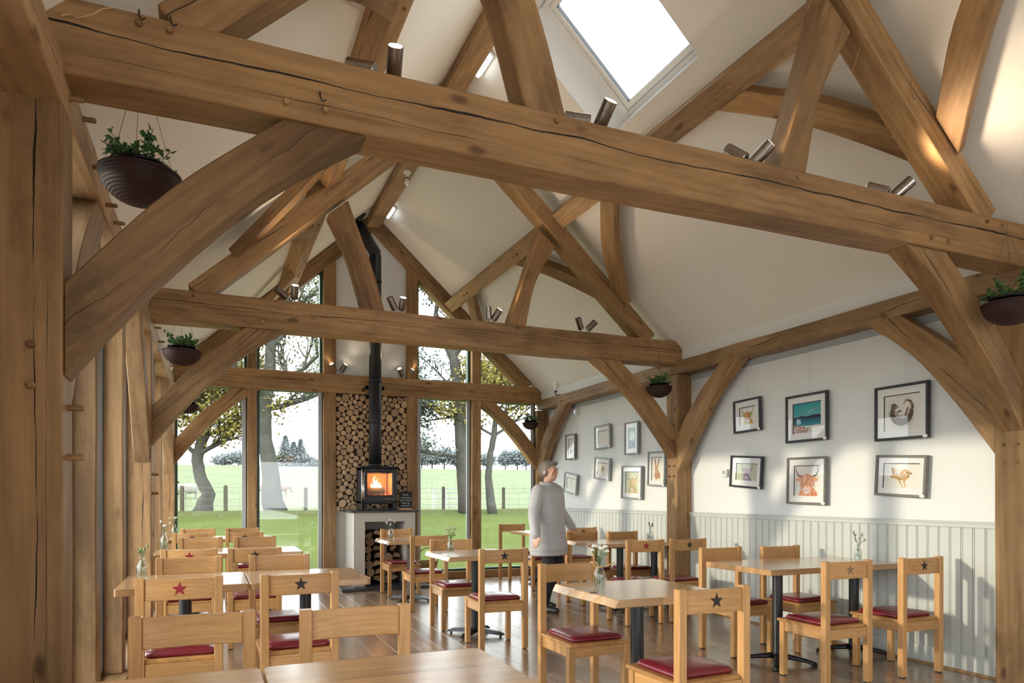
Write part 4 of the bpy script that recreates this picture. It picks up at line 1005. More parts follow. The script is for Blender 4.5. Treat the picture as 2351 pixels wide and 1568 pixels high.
# emergency lights beside the ridge
for yy, lab in ((6.10, 'over the middle truss'), (9.78, 'near the gable')):
    c = roof(1, s_of(2.325), yy, .035); t = thing('emergency_light', 'white ribbed emergency light beside the ridge '+lab, 'lamp', c)
    t.rotation_euler = (0, PHI, 0)
    MB().box(-.065, .065, -.17, .17, .005, .035).obj('body', 'white', t, bevel=.005)
    b = MB(); b.box(-.06, .06, -.15, .15, -.045, .005)
    b.obj('diffuser', 'tube', t, bevel=.008)
    for k in range(12): MB().box(-.058, .058, -.142+k*.0245, -.134+k*.0245, -.0475, -.044).obj('lens_rib', 'white', t)
    MB().box(-.03, .03, .15, .19, -.02, .02).obj('end_cap', 'white', t, bevel=.006)
# wall light on the plate
p = onx(1283, 897, 4.90); t = thing('bracket_light', 'white tube bracket light above the picture wall plate', 'lamp', (4.905, p.y, 2.81))
MB().box(-.02, .012, -.035, .035, 0, .02).obj('bracket', 'dsteel', t, bevel=.003)
MB().tube([(-.02, 0, .012), (-.06, 0, .012), (-.06, 0, .05)], .007, 8).tube([(-.06, 0, .05), (-.06, 0, .075)], .022, 14).obj('arm', 'dsteel', t)
MB().tube([(-.06, 0, .075), (-.06, 0, .20)], .02, 16).obj('glass_tube', 'bulbw', t, smooth=False)
# motion sensor, thermostat, junction box
p = onx(1325, 946, 5.03); t = thing('motion_sensor', 'white motion sensor with a violet light high on the wall', 'sensor', p)
MB().box(-.045, .018, -.03, .03, -.055, .055).obj('body', 'white', t, bevel=.014, seg=2); MB().box(-.048, -.044, -.012, .012, -.006, .006).obj('led', 'led', t)
p = onx(1665, 1086, 5.035); t = thing('thermostat', 'small white wall thermostat beside the purple cow picture', 'thermostat', p)
MB().box(-.022, .013, -.042, .042, -.042, .042).obj('case', 'white', t, bevel=.006); MB().box(-.0235, -.0215, -.026, .020, -.016, .026).obj('screen', 'alu', t)
p = onx(2206, 700, 5.035); t = MB().box(-.02, .013, -.02, .02, -.03, .03).obj('junction_box', 'alu', loc=p, bevel=.004); tag(t, 'tiny grey box on the wall behind the right front bowl', 'box')

# ================================================================== PICTURES
PAINT = {}
def paint(c):
    k = 'paint_%d_%d_%d' % tuple(int(x*255) for x in c)
    if k not in M: M[k] = plain(k, c, .8)
    return k
class Draw(MB):
    L = 0
    def poly(s, pts, c, lay=None):
        s.L += 1; y = -.00025*(s.L if lay is None else lay); mi = s.m(paint(c))
        n = len(pts); cx = sum(p[0] for p in pts)/n; cz = sum(p[1] for p in pts)/n
        s.add([(x, y, z) for x, z in pts], [tuple(range(n))], mi); return s
    def ell(s, cx, cz, rx, rz, c, n=16, rot=0):
        ca, sa = math.cos(rot), math.sin(rot)
        return s.poly([(cx+rx*math.cos(k*2*PI/n)*ca-rz*math.sin(k*2*PI/n)*sa, cz+rx*math.cos(k*2*PI/n)*sa+rz*math.sin(k*2*PI/n)*ca) for k in range(n)], c)
    def stroke(s, pts, ws, c):
        P = [Vector((p[0], p[1])) for p in pts]; n = len(P); ws = ws if isinstance(ws, (list, tuple)) else [ws]*n; l_, r_ = [], []
        for i in range(n):
            d = (P[min(i+1, n-1)]-P[max(i-1, 0)]).normalized(); nn_ = Vector((-d.y, d.x)); l_.append(P[i]+nn_*ws[i]/2); r_.append(P[i]-nn_*ws[i]/2)
        s.L += .2; y = -.00025*s.L; mi = s.m(paint(c)); V = [(p.x, y, p.y) for p in l_]+[(p.x, y, p.y) for p in r_]
        s.add(V, [(i, i+1, n+i+1, n+i) for i in range(n-1)], mi); return s
def cow(d, q, hue, horn=(.12, .10, .10), w=1.0, body=True, wide=1.0):
    """shaggy horned cattle head, unit about 1 tall"""
    for s_ in (-1, 1): d.stroke([(s_*.20*wide, .12), (s_*.34*wide, .16), (s_*.42*wide, .30), (s_*.40*wide, .46)], [.05, .045, .03, .006], horn)
    if body: d.ell(.10, -.42, .30, .22, hue[0]); d.ell(-.08, -.44, .24, .18, hue[1])
    for s_ in (-1, 1): d.ell(s_*.30, .05, .12, .06, hue[1], rot=s_*-.3)
    d.ell(0, -.05, .23, .26, hue[0]); d.ell(0, -.26, .15, .14, hue[2])
    for _ in range(90):
        x0 = q.uniform(-.2, .2); z0 = .17-abs(x0)*.3+q.uniform(-.05, .05); l_ = q.uniform(.15, .36)
        d.stroke([(x0, z0), (x0*1.35+q.uniform(-.03, .03), z0-l_*.5), (x0*1.5+q.uniform(-.04, .04), z0-l_)], [.020*w, .026*w, .004], hue[q.randrange(len(hue))])
    if body:
        for _ in range(60):
            x0 = q.uniform(-.26, .34); z0 = q.uniform(-.32, -.18) if abs(x0) > .16 else q.uniform(-.46, -.38)
            d.stroke([(x0, z0), (x0+q.uniform(-.03, .03), z0-q.uniform(.08, .18))], [.02, .004], hue[q.randrange(len(hue))])
    d.ell(0, -.30, .105, .075, (.80, .70, .66))
    for s_ in (-1, 1): d.ell(s_*.045, -.295, .022, .016, (.06, .04, .05), 8)
def hare_run(d, q):
    A, B_, D_ = (.60, .36, .15), (.80, .66, .46), (.15, .12, .07)
    d.stroke([(-.10, -.12), (-.02, -.28), (.08, -.36), (.02, -.46)], [.10, .06, .04, .025], A); d.stroke([(.22, -.02), (.12, -.22), (.20, -.36), (.12, -.46)], [.16, .08, .045, .03], A)
    d.poly([(-.36, .0), (-.24, .04), (-.10, .02), (-.02, .16), (.12, .27), (.26, .25), (.36, .12), (.35, -.04), (.24, -.12), (.08, -.16), (-.06, -.18), (-.20, -.12), (-.32, -.10)], A)
    d.ell(-.36, -.03, .10, .07, A, rot=.2); d.poly([(-.36, .02), (-.44, .30), (-.37, .33), (-.29, .03)], A); d.poly([(-.31, .02), (-.34, .28), (-.27, .30), (-.24, .04)], A)
    d.poly([(-.37, .06), (-.42, .27), (-.38, .29), (-.33, .06)], D_); d.ell(.40, .10, .05, .03, D_)
    for _ in range(46): d.ell(q.uniform(-.22, .32), q.uniform(-.12, .20), q.uniform(.015, .05), q.uniform(.012, .035), (A, B_, D_, (.72, .46, .18))[q.randrange(4)], 7, q.uniform(0, 3))
    d.ell(-.40, -.01, .013, .013, (.02, .02, .02), 8)
def hare_sit(d, q):
    A, B_, D_ = (.60, .36, .20), (.74, .52, .34), (.16, .10, .08)
    d.poly([(-.13, .06), (.02, .05), (.12, -.10), (.24, -.22), (.26, -.36), (.16, -.42), (.10, -.38), (-.02, -.46), (-.10, -.42), (-.20, -.30), (-.14, -.12)], A)
    d.ell(-.06, .02, .11, .14, A); d.poly([(-.14, .10), (-.22, .42), (-.14, .46), (-.06, .14)], A); d.poly([(.0, .10), (.10, .44), (.18, .44), (.07, .08)], A)
    d.poly([(-.14, .18), (-.18, .40), (-.14, .42), (-.10, .18)], D_); d.poly([(.05, .18), (.12, .41), (.15, .41), (.09, .18)], D_)
    for _ in range(60): x0, z0 = q.uniform(-.15, .18), q.uniform(-.40, .05); d.stroke([(x0, z0), (x0+q.uniform(-.02, .02), z0-.06)], [.012, .003], (A, B_, D_)[q.randrange(3)])
    d.ell(-.12, .04, .014, .014, (.02, .02, .02), 8)
def stag(d, q):
    A, D_ = (.40, .10, .14), (.10, .06, .07)
    for s_ in (-1, 1):
        d.stroke([(s_*.05, .04), (s_*.16, .16), (s_*.17, .32), (s_*.09, .46)], [.03, .028, .024, .006], D_)
        for a_, b_ in (((.14, .14), (.07, .24)), ((.17, .26), (.26, .36)), ((.15, .36), (.24, .46))): d.stroke([(s_*a_[0], a_[1]), (s_*b_[0], b_[1])], [.02, .005], D_)
        d.ell(s_*.12, .01, .07, .03, A, rot=s_*.4)
    d.poly([(-.06, .04), (.06, .04), (.05, -.10), (.025, -.16), (-.025, -.16), (-.05, -.10)], A); d.poly([(-.05, -.08), (.05, -.08), (.12, -.28), (.22, -.48), (-.20, -.48), (-.10, -.28)], A)
    for _ in range(50): x0, z0 = q.uniform(-.16, .16), q.uniform(-.46, -.14); d.stroke([(x0, z0), (x0*1.1, z0-.07)], [.014, .002], (A, D_, (.62, .42, .38), (.78, .70, .66))[q.randrange(4)])
def otter(d, q):
    for k in range(3): d.stroke([(.40*math.cos(a)+k*.006, .40*math.sin(a)-k*.004) for a in [j*2*PI/40 for j in range(41)]], .006, (.62, .62, .61))
    for _ in range(70):
        a = q.uniform(0, 6.28); r = q.uniform(.30, .39); d.stroke([(r*math.cos(a+t_*.25), r*math.sin(a+t_*.25)) for t_ in range(3)], [.004, .014, .004], ((.70, .70, .69), (.60, .60, .60), (.78, .77, .75))[q.randrange(3)])
    P, ws = [], []
    for j in range(15): a = PI*.86+j*PI*1.16/14; P.append((.27*math.cos(a), .25*math.sin(a))); ws.append(.09+.11*math.sin(min(1, j/8)*PI*.5) if j < 9 else .20-(j-8)*.016)
    d.stroke(P, ws, (.13, .085, .05))
    d.stroke([(.25, -.02), (.30, .12), (.24, .26), (.12, .29), (.05, .20)], [.10, .085, .06, .04, .012], (.15, .10, .055)); d.stroke([(.27, .05), (.27, .2), (.18, .26)], [.03, .025, .01], (.48, .33, .19))
    d.ell(-.21, .16, .095, .075, (.16, .11, .075), rot=-.2); d.ell(-.13, .145, .05, .035, (.36, .30, .26)); d.ell(-.17, .185, .010, .010, (.01, .01, .01), 8)
    d.stroke([(-.20, .05), (-.10, -.10), (.06, -.14), (.18, -.06)], [.05, .07, .06, .02], (.44, .36, .30)); d.stroke([(-.12, -.0), (-.02, .04), (.0, .0)], [.04, .035, .012], (.14, .09, .055)); d.stroke([(.10, -.10), (.16, .06), (.20, .12)], [.04, .04, .01], (.14, .09, .055))
def seaside(d, q):
    n = 14
    for i in range(n): f = i/n; d.poly([(-.40, .02+.48*(1-f)), (.40, .02+.48*(1-f)), (.40, .02+.48*(1-f)-.48/n), (-.40, .02+.48*(1-f)-.48/n)], (.015+.12*f, .30+.14*f, .33+.12*f), 1)
    d.L = 2
    for k in range(7): d.stroke([(-.05+k*.03, .10+k*.016), (.10+k*.02, .20+k*.012)], [.004, .02], (.50, .62, .58))
    d.poly([(-.40, -.04), (-.40, .04), (-.26, .055), (-.16, .085), (-.06, .05), (.08, .06), (.2, .085), (.33, .075), (.40, .05), (.40, -.04)], (.03, .035, .075))
    for i in range(8): f = i/8; d.poly([(-.40, -.03-.24*f), (.40, -.03-.24*f), (.40, -.06-.24*f), (-.40, -.06-.24*f)], (.015+.02*f, .12+.16*f, .19+.14*f), 14)
    d.L = 15
    d.poly([(-.40, -.33), (-.1, -.28), (.40, -.26), (.40, -.50), (-.40, -.50)], (.74, .72, .68))
    for _ in range(130):
        x0 = q.uniform(-.40, .04); z0 = q.uniform(-.49, -.20-.4*(x0+.4)*.9)
        if z0 < -.48: continue
        d.ell(x0, z0, .022, .018, ((.66, .30, .30), (.80, .52, .50), (.42, .14, .16), (.22, .30, .10))[q.randrange(4)], 7)
def moon(d, q):
    d.poly([(-.40, -.50), (.40, -.50), (.40, .50), (-.40, .50)], (.24, .38, .44)); d.ell(0, .08, .30, .26, (.72, .78, .78), 24); d.ell(-.08, .12, .08, .06, (.55, .63, .65)); d.ell(.1, .0, .06, .05, (.6, .67, .68))
    for _ in range(120): d.ell(q.uniform(-.4, .4), q.uniform(-.5, -.1), q.uniform(.015, .05), q.uniform(.01, .03), ((.12, .22, .26), (.18, .30, .32), (.30, .42, .44))[q.randrange(3)], 6)
def grebe(d, q):
    A = (.70, .56, .36)
    d.poly([(-.16, .26), (-.05, .30), (.06, .22), (.16, .06), (.26, -.18), (.22, -.22), (.12, -.06), (.02, .04), (-.10, .06), (-.18, .12)], A); d.stroke([(-.16, .14), (-.10, -.1), (-.14, -.2)], [.03, .02, .01], (.55, .42, .25)); d.stroke([(-.2, -.3), (.05, -.32)], [.01, .004], (.4, .3, .2))
def small_hare(d, q): 
    A = (.42, .25, .13); d.ell(.08, .0, .16, .20, A, rot=-.4); d.ell(-.06, -.12, .10, .08, A); d.stroke([(-.08, -.06), (-.16, .12), (-.18, .30)], [.05, .05, .01], (.12, .14, .20)); d.stroke([(.05, -.15), (.10, -.30), (.04, -.40)], [.05, .03, .01], A); d.stroke([(.1, -.36), (.24, -.40)], [.008, .003], (.3, .2, .12))
    for _ in range(20): d.ell(q.uniform(-.02, .18), q.uniform(-.14, .14), .025, .016, ((.56, .36, .2), (.26, .15, .08))[q.randrange(2)], 6)
def glare_wash(d, q): d.ell(0, 0, .2, .14, (.74, .74, .73)); d.stroke([(-.2, -.2), (.1, -.22)], .01, (.6, .6, .6))  # window reflection on the glass, painted as a pale empty print
def mk(f, *a, **k): return lambda d, q: f(d, q, *a, **k)
PICS = [  # corners TL TR BR BL in pixels, frame material, painter, inner scale, label, bg
 ([(1690.5, 919.3), (1752.5, 913), (1750.7, 990.5), (1689.4, 993.4)], 'frame_d', mk(cow, [(.80, .50, .05), (.55, .62, .10), (.50, .14, .36), (.78, .28, .08), (.14, .34, .20)], w=1.2), .40, 'small black framed picture of a rainbow coloured horned cow', None),
 ([(1810.4, 910.4), (1906, 898), (1905.5, 1011), (1810, 1016.4)], 'frame_d', seaside, .62, 'black framed teal sea and sky picture with pink flowers', None),
 ([(2015, 891.6), (2138.4, 873.3), (2139, 1005), (2015, 1013.3)], 'frame_d', otter, .62, 'large black framed drawing of a curled otter in a circle', None),
 ([(1680.4, 1049.6), (1753, 1044.3), (1757, 1119), (1684, 1121)], 'frame_d', mk(cow, [(.30, .20, .36), (.46, .38, .52), (.16, .14, .30), (.55, .22, .16), (.70, .52, .46)], wide=1.1), .50, 'black framed portrait of a purple shaggy highland cow', (.52, .55, .42)),
 ([(1811.7, 1051.3), (1902, 1047.4), (1903, 1159), (1813.7, 1156.8)], 'frame_g', mk(cow, [(.72, .24, .12), (.82, .42, .26), (.86, .60, .46), (.50, .13, .08)]), .62, 'grey wood framed portrait of an orange shaggy cow', None),
 ([(2014.4, 1049.8), (2131, 1040.3), (2135.6, 1139), (2018.8, 1141)], 'frame_g', hare_run, .55, 'wide grey framed painting of a leaping hare', None),
 ([(1302.2, 998.9), (1325, 995.4), (1324.2, 1054), (1303.2, 1056.3)], 'frame_g', stag, .5, 'narrow framed red stag head, high beside the corner brace', None),
 ([(1370, 977.3), (1405.5, 974.3), (1404.7, 1030), (1369.2, 1030.8)], 'frame_l', glare_wash, .4, 'pale framed picture, window reflection painted in as a near blank print', None),
 ([(1438.7, 972.2), (1470, 965), (1470, 1042), (1439, 1045)], 'frame_l', moon, .5, 'pale framed picture of a full moon over blue trees', None),
 ([(1367.6, 1052), (1403, 1049.9), (1405.2, 1101.4), (1370.4, 1101.8)], 'frame_l', small_hare, .5, 'pale framed sketch of a small brown hopping hare', None),
 ([(1431.3, 1071), (1477, 1067.9), (1478.8, 1146), (1432.6, 1145.2)], 'frame_l', mk(cow, [(.62, .50, .24), (.74, .64, .38), (.50, .40, .20), (.66, .46, .30)], horn=(.35, .36, .32)), .62, 'pale framed portrait of a blond cow on a green wash', (.66, .70, .55)),
 ([(1490.3, 1038.5), (1532, 1035), (1532, 1116), (1494, 1116.2)], 'frame_l', hare_sit, .60, 'pale framed portrait of a tall eared hare beside the middle post', None),
 ([(1297.4, 1087.8), (1327, 1086), (1329.8, 1132.8), (1301, 1132.8)], 'frame_l', grebe, .5, 'small pale framed sketch, low beside the walking person', None),
]
for i, (cs_, fm, fn, sc_, lab, bgc) in enumerate(PICS):
    P = [onx(u, v, 5.035) for u, v in cs_]; c = sum(P, Vector())/4
    w = ((P[1]-P[0]).length+(P[2]-P[3]).length)/2; h = ((P[3]-P[0]).length+(P[2]-P[1]).length)/2
    dl = P[3]-P[0]+P[2]-P[1]; roll = math.atan2(dl.y, -dl.z)
    t = thing('framed_picture', lab, 'picture', (5.026, c.y, c.z)); t.rotation_euler = (0, 0, -PI/2)
    t.rotation_euler = (Matrix.Rotation(-PI/2, 3, 'Z') @ Matrix.Rotation(-roll, 3, 'Y')).to_euler()
    fw = .020; hw, hh = w/2, h/2
    b = MB().box(-hw, hw, -.032, 0, hh-fw, hh).box(-hw, hw, -.032, 0, -hh, -hh+fw).box(-hw, -hw+fw, -.032, 0, -hh+fw, hh-fw).box(hw-fw, hw, -.032, 0, -hh+fw, hh-fw)
    b.obj('frame', fm, t, bevel=.002)
    mw = min(w, h)*(.13 if sc_ > .52 else .17); iw, ih = hw-fw-mw, hh-fw-mw
    b = MB().box(-hw+fw, hw-fw, -.016, -.012, ih, hh-fw).box(-hw+fw, hw-fw, -.016, -.012, -hh+fw, -ih).box(-hw+fw, -iw, -.016, -.012, -ih, ih).box(iw, hw-fw, -.016, -.012, -ih, ih); b.obj('mount', 'mount', t)
    b = MB().box(-iw, iw, -.015, -.011, ih-.007, ih).box(-iw, -iw+.007, -.015, -.011, -ih, ih-.007); b.obj('mount_bevel_shade', 'frame_d', t)  # bevel drawn dark on top and left only, its shade painted in
    if bgc: M['pbg%d' % i] = plain('print_wash_%d' % i, bgc, .8, var=.2)
    pp = MB().box(-hw+fw, hw-fw, -.010, -.002, -hh+fw, hh-fw).obj('print', 'pbg%d' % i if bgc else 'paper', t)
    d = Draw(); fn(d, random.Random(100+i)); k = min(2*iw/.86, 2*ih/.98)*(1.0 if sc_ < .6 else 1.08)
    n_ = max(1.0, d.L); kx, kz = (2*iw/.84, 2*ih/1.04) if fn in (seaside, moon) else (k, k)
    d.v = [(x*kx, -.0102+y*min(1, .0035/(.00025*n_)), z*kz) for x, y, z in d.v]
    # clip to the mount window
    d.v = [(max(-iw, min(iw, x)), y, max(-ih, min(ih, z))) for x, y, z in d.v]
    d.obj('painted_art', None, pp)
    MB().box(-hw+fw*.8, hw-fw*.8, -.0225, -.0205, -hh+fw*.8, hh-fw*.8).obj('glass', 'pglass', t)
    P_ = [(hw-.022+.021*math.cos(a*PI/8), -hh+.014+.013*math.sin(a*PI/8)) for a in range(16)]
    MB().prism([(x, -.0335, z) for x, z in P_], [(x, -.0318, z) for x, z in P_]).obj('price_sticker', 'mount', t)
    # nylon hanging lines
    top = min(2.60, 2.60); zz = (top-c.z); MB().tube([(-.02, -.001, hh-.02), (-.015, .005, zz)], .0012, 4).tube([(.02, -.001, hh-.02), (.015, .005, zz)], .0012, 4).obj('hanging_line', 'clear_line', t)

# ================================================================== PERSON
def solid(b, vox, smooth=6, name='m'):
    """union of overlapping closed shapes as one continuous surface"""
    me = bpy.data.meshes.new(name); me.from_pydata(b.v, [], b.f)
    bm = bmesh.new(); bm.from_mesh(me); bmesh.ops.recalc_face_normals(bm, faces=bm.faces); bm.to_mesh(me); bm.free()
    o = bpy.data.objects.new('tmp', me); COL.objects.link(o)
    r = o.modifiers.new('r', 'REMESH'); r.mode = 'VOXEL'; r.voxel_size = vox
    s_ = o.modifiers.new('s', 'SMOOTH'); s_.factor = .5; s_.iterations = smooth
    dg = bpy.context.evaluated_depsgraph_get(); out = bpy.data.meshes.new_from_object(o.evaluated_get(dg)); bpy.data.objects.remove(o)
    out.polygons.foreach_set('use_smooth', [True]*len(out.polygons)); return out
def cap(b, pts, rad, seg=12):
    b.tube(pts, rad, seg)
    for p, r in zip(pts, rad): b.ball(p, r*.995, seg, 8)
def sect(b, secs, seg=20):                       # stacked ellipses (z, hx, hy, cx, cy)
    vs = []
    for z, hx, hy, cx, cy in secs: vs += [(cx+hx*math.cos(k*2*PI/seg), cy+hy*math.sin(k*2*PI/seg), z) for k in range(seg)]
    n = len(secs); b.add(vs, [(i*seg+k, i*seg+(k+1) % seg, (i+1)*seg+(k+1) % seg, (i+1)*seg+k) for i in range(n-1) for k in range(seg)]+[tuple(range(seg-1, -1, -1)), tuple(range((n-1)*seg, n*seg))])
PP = onz(1258, 1402, 0); PP.z = 0
pe = thing('person', 'walking person in a grey padded coat and black trousers', 'person', PP, math.radians(28))
V = Vector
ARM = {-1: [V((-.17, .0, 1.335)), V((-.30, -.03, 1.08)), V((-.36, -.10, .86))], 1: [V((.17, .0, 1.335)), V((.29, .04, 1.10)), V((.40, -.04, .93))]}
LEG = {-1: [V((-.085, 0, .86)), V((-.09, -.10, .47)), V((-.09, -.02, .085))], 1: [V((.085, 0, .86)), V((.095, -.08, .47)), V((.10, .16, .10))]}
b = MB()
sect(b, [(.80, .15, .10, 0, .01), (.90, .165, .11, 0, .01), (1.02, .135, .095, 0, 0), (1.15, .14, .10, 0, 0), (1.28, .165, .105, 0, 0), (1.36, .15, .085, 0, .005), (1.40, .08, .06, 0, .01)])
cap(b, [V((0, .01, 1.36)), V((0, -.005, 1.46))], [.056, .052])
hc = V((0, -.02, 1.55))
b.ball(hc+V((0, .012, .02)), (.074, .092, .092), 20, 14); b.ball(hc+V((0, -.030, -.045)), (.056, .060, .068), 16, 12); b.ball(hc+V((0, -.055, -.088)), (.030, .026, .020), 10, 8)
cap(b, [hc+V((0, -.092, .012)), hc+V((0, -.107, -.022)), hc+V((0, -.098, -.034))], [.009, .0125, .011], 8)
for s_ in (-1, 1):
    b.ball(hc+V((s_*.014, -.092, -.032)), .008, 8, 6); b.ball(hc+V((s_*.040, -.070, -.022)), (.022, .018, .018), 10, 8); b.ball(hc+V((s_*.032, -.080, .028)), (.024, .014, .009), 10, 6)
    b.ball(hc+V((s_*.077, .012, -.010)), (.010, .022, .032), 10, 8); b.ball(hc+V((s_*.030, -.083, .006)), (.013, .010, .008), 8, 6)
b.ball(hc+V((0, -.086, -.056)), (.022, .010, .0045), 10, 6); b.ball(hc+V((0, -.083, -.066)), (.019, .010, .0055), 10, 6)
for s_ in (-1, 1):
    a = ARM[s_]; cap(b, [a[0], a[0].lerp(a[1], .5), a[1], a[1].lerp(a[2], .4), a[2]], [.050, .046, .038, .036, .026])
    d = (a[2]-a[1]).normalized(); side = V((0, -1, 0)); side = (side-d*side.dot(d)).normalized(); nrm_ = d.cross(side)
    w0 = a[2]; 
    for k in range(4): cap(b, [w0+d*.01+side*(.024-.016*k), w0+d*.075+side*(.030-.019*k)], [.014, .0125], 8)
    for k, L in enumerate((.070, .082, .076, .058)):
        p0 = w0+d*.075+side*(.030-.019*k); curl = nrm_*s_*-1
        p1 = p0+d*L*.45+curl*L*.08; p2 = p1+d*L*.33+curl*L*.20; p3 = p2+d*L*.22+curl*L*.22
        cap(b, [p0, p1, p2, p3], [.0098, .009, .0082, .0070], 8)
    p0 = w0+d*.022+side*.026; p1 = p0+d*.028+side*.022; p2 = p1+d*.034+side*.008; cap(b, [p0, p1, p2], [.0125, .0105, .0085], 8)
    l = LEG[s_]; cap(b, [l[0], l[0].lerp(l[1], .5), l[1], l[1].lerp(l[2], .4), l[2]], [.080, .070, .052, .050, .034])
    f0 = l[2]; fz = -.05; cap(b, [f0+V((0, .03, -.05)), f0+V((0, -.06, -.055)), f0+V((0, -.15, -.062))], [.030, .030, .022])
body = put('body', solid(b, .0055, 3), pe); body.data.materials.append(M['skin'])
# coat
b = MB()
sect(b, [(.62, .245, .185, 0, -.01), (.70, .255, .195, 0, -.01), (.82, .245, .185, 0, 0), (.95, .225, .170, 0, 0), (1.08, .215, .160, 0, 0), (1.22, .225, .155, 0, 0), (1.33, .205, .130, 0, 0), (1.385, .135, .100, 0, .005), (1.41, .085, .085, 0, 0)], 28)
for s_ in (-1, 1):
    a = ARM[s_]; w0 = a[2]-(a[2]-a[1]).normalized()*.0; cap(b, [a[0]+V((0, 0, -.01)), a[0].lerp(a[1], .5), a[1], a[1].lerp(a[2], .5), w0], [.082, .076, .068, .062, .052])
coat = put('coat', solid(b, .011, 4), pe); coat.data.materials.append(M['coat'])
for z in (.80, .95, 1.10, 1.22):                 # stitched quilting ribs
    pass
b = MB(); b.tube([V((math.cos(k*2*PI/20)*.078, math.sin(k*2*PI/20)*.082-.004, 1.405+.012*math.sin(k*2*PI/20))) for k in range(21)], .026, 10); put('collar', b.mesh('collar', 'coat_in', True), pe)
b = MB()
for z in (.70, .84, .98, 1.12, 1.25):
    pass
# trousers and shoes
b = MB()
for s_ in (-1, 1):
    l = LEG[s_]; cap(b, [l[0]+V((0, 0, -.03)), l[0].lerp(l[1], .5), l[1], l[1].lerp(l[2], .5), l[2]+V((0, 0, .02))], [.098, .086, .068, .062, .054])
tr_ = put('trousers', solid(b, .010, 4), pe); tr_.data.materials.append(M['trouser'])
for s_ in (-1, 1):
    f0 = LEG[s_][2]; b = MB(); zz = f0.z-.05
    cap(b, [f0+V((0, .02, -.005)), f0+V((0, .03, -.045))], [.044, .040]); cap(b, [f0+V((0, .03, -.048)), f0+V((0, -.06, -.050)), f0+V((0, -.165, -.056))], [.037, .042, .031])
    sh_ = put('shoe', solid(b, .007, 3), pe); sh_.data.materials.append(M['shoe'])
b = MB(); b.ball(hc+V((0, .026, .040)), (.084, .098, .086), 20, 14); b.ball(hc+V((0, .070, -.02)), (.070, .048, .075), 16, 12)
for s_ in (-1, 1): b.ball(hc+V((s_*.066, .025, .0)), (.020, .050, .060), 12, 10)
b.ball(hc+V((.02, -.058, .088)), (.055, .030, .022), 12, 8)
hr = put('hair', solid(b, .008, 3), pe); hr.data.materials.append(M['hair'])
for s_ in (-1, 1): MB().ball(hc+V((s_*.030, -.0905, .006)), (.0085, .004, .0042), 10, 6).obj('eye', 'eye', pe, smooth=True)
MB().ball(hc+V((0, -.0935, -.0600)), (.019, .004, .0055), 12, 6).obj('mouth', 'lip', pe, smooth=True)

# ================================================================== OUTDOORS
def ground_z(x, y):
    if y < 11: return -.06
    t = min(1, (y-11)/15); z = -.06+.62*t*t*(3-2*t)
    if y > 26.5: z += .16*math.exp(-((y-27.3)/.9)**2)
    if y > 28: k = min(1, (y-28)/95); z += .25*(y-28)*.028+5.2*k*k*(3-2*k)*.92
    return z
def terrain(name, x0, x1, ys, nx, mat, label):
    b = MB(); xs = [x0+(x1-x0)*i/nx for i in range(nx+1)]; q = random.Random(3)
    for y in ys: b.v += [(x, y, ground_z(x, y)+(q.uniform(-.03, .03) if y > 26.5 and abs(y-28.8) > .1 else 0)) for x in xs]
    for j in range(len(ys)-1):
        for i in range(nx): a = j*(nx+1)+i; b.f.append((a, a+1, a+nx+2, a+nx+1)); b.mi.append(0)
    o = b.obj(name, mat, smooth=True); return struct(o, label)
terrain('lawn', -90, 110, [10.75+i*.8 for i in range(20)]+[26.3], 60, 'lawn', 'bright green lawn outside the gable windows')
terrain('grass_bank', -90, 110, [26.3, 26.8, 27.1, 27.4, 27.8, 28.2, 28.8], 120, 'bank', 'rough grassy bank along the fence')
terrain('pasture', -160, 260, [28.8+i*4 for i in range(26)]+[140, 160], 60, 'field', 'pale green pasture rising behind the fence')
b = MB(); b.add([(-120, -60, -.06), (-.80, -60, -.06), (-.80, 10.8, -.06), (-120, 10.8, -.06), (5.3, -60, -.06), (120, -60, -.06), (120, 10.8, -.06), (5.3, 10.8, -.06)], [(0, 1, 2, 3), (4, 5, 6, 7)])
struct(b.obj('unseen_gravel', 'gravel'), 'unseen pale gravel beside the building, added against green bounce')  # out of view; pale ground added to cut green lawn bounce indoors
def limb(b, q, p, d, L, r, lvl, tips):
    n = 4; pts = [p]; rad = [r]; dd = V(d).normalized()
    for i in range(n):
        dd = (dd+V((q.uniform(-.3, .3), q.uniform(-.3, .3), q.uniform(-.1, .22)))).normalized(); pts.append(pts[-1]+dd*L/n); rad.append(r*(1-.72*(i+1)/n))
    b.tube(pts, rad, 6 if r < .1 else 8, cap=False)
    if lvl == 0: tips += [(pts[-1], dd), (pts[-2], dd), (pts[2], dd)]
    else:
        for i in range(1, n+1):
            for _ in range(2):
                nd = (dd+V((q.uniform(-1, 1), q.uniform(-1, 1), q.uniform(-.4, .7)))).normalized(); limb(b, q, pts[i], nd, L*q.uniform(.45, .7), max(rad[i]*.75, .012), lvl-1, tips)
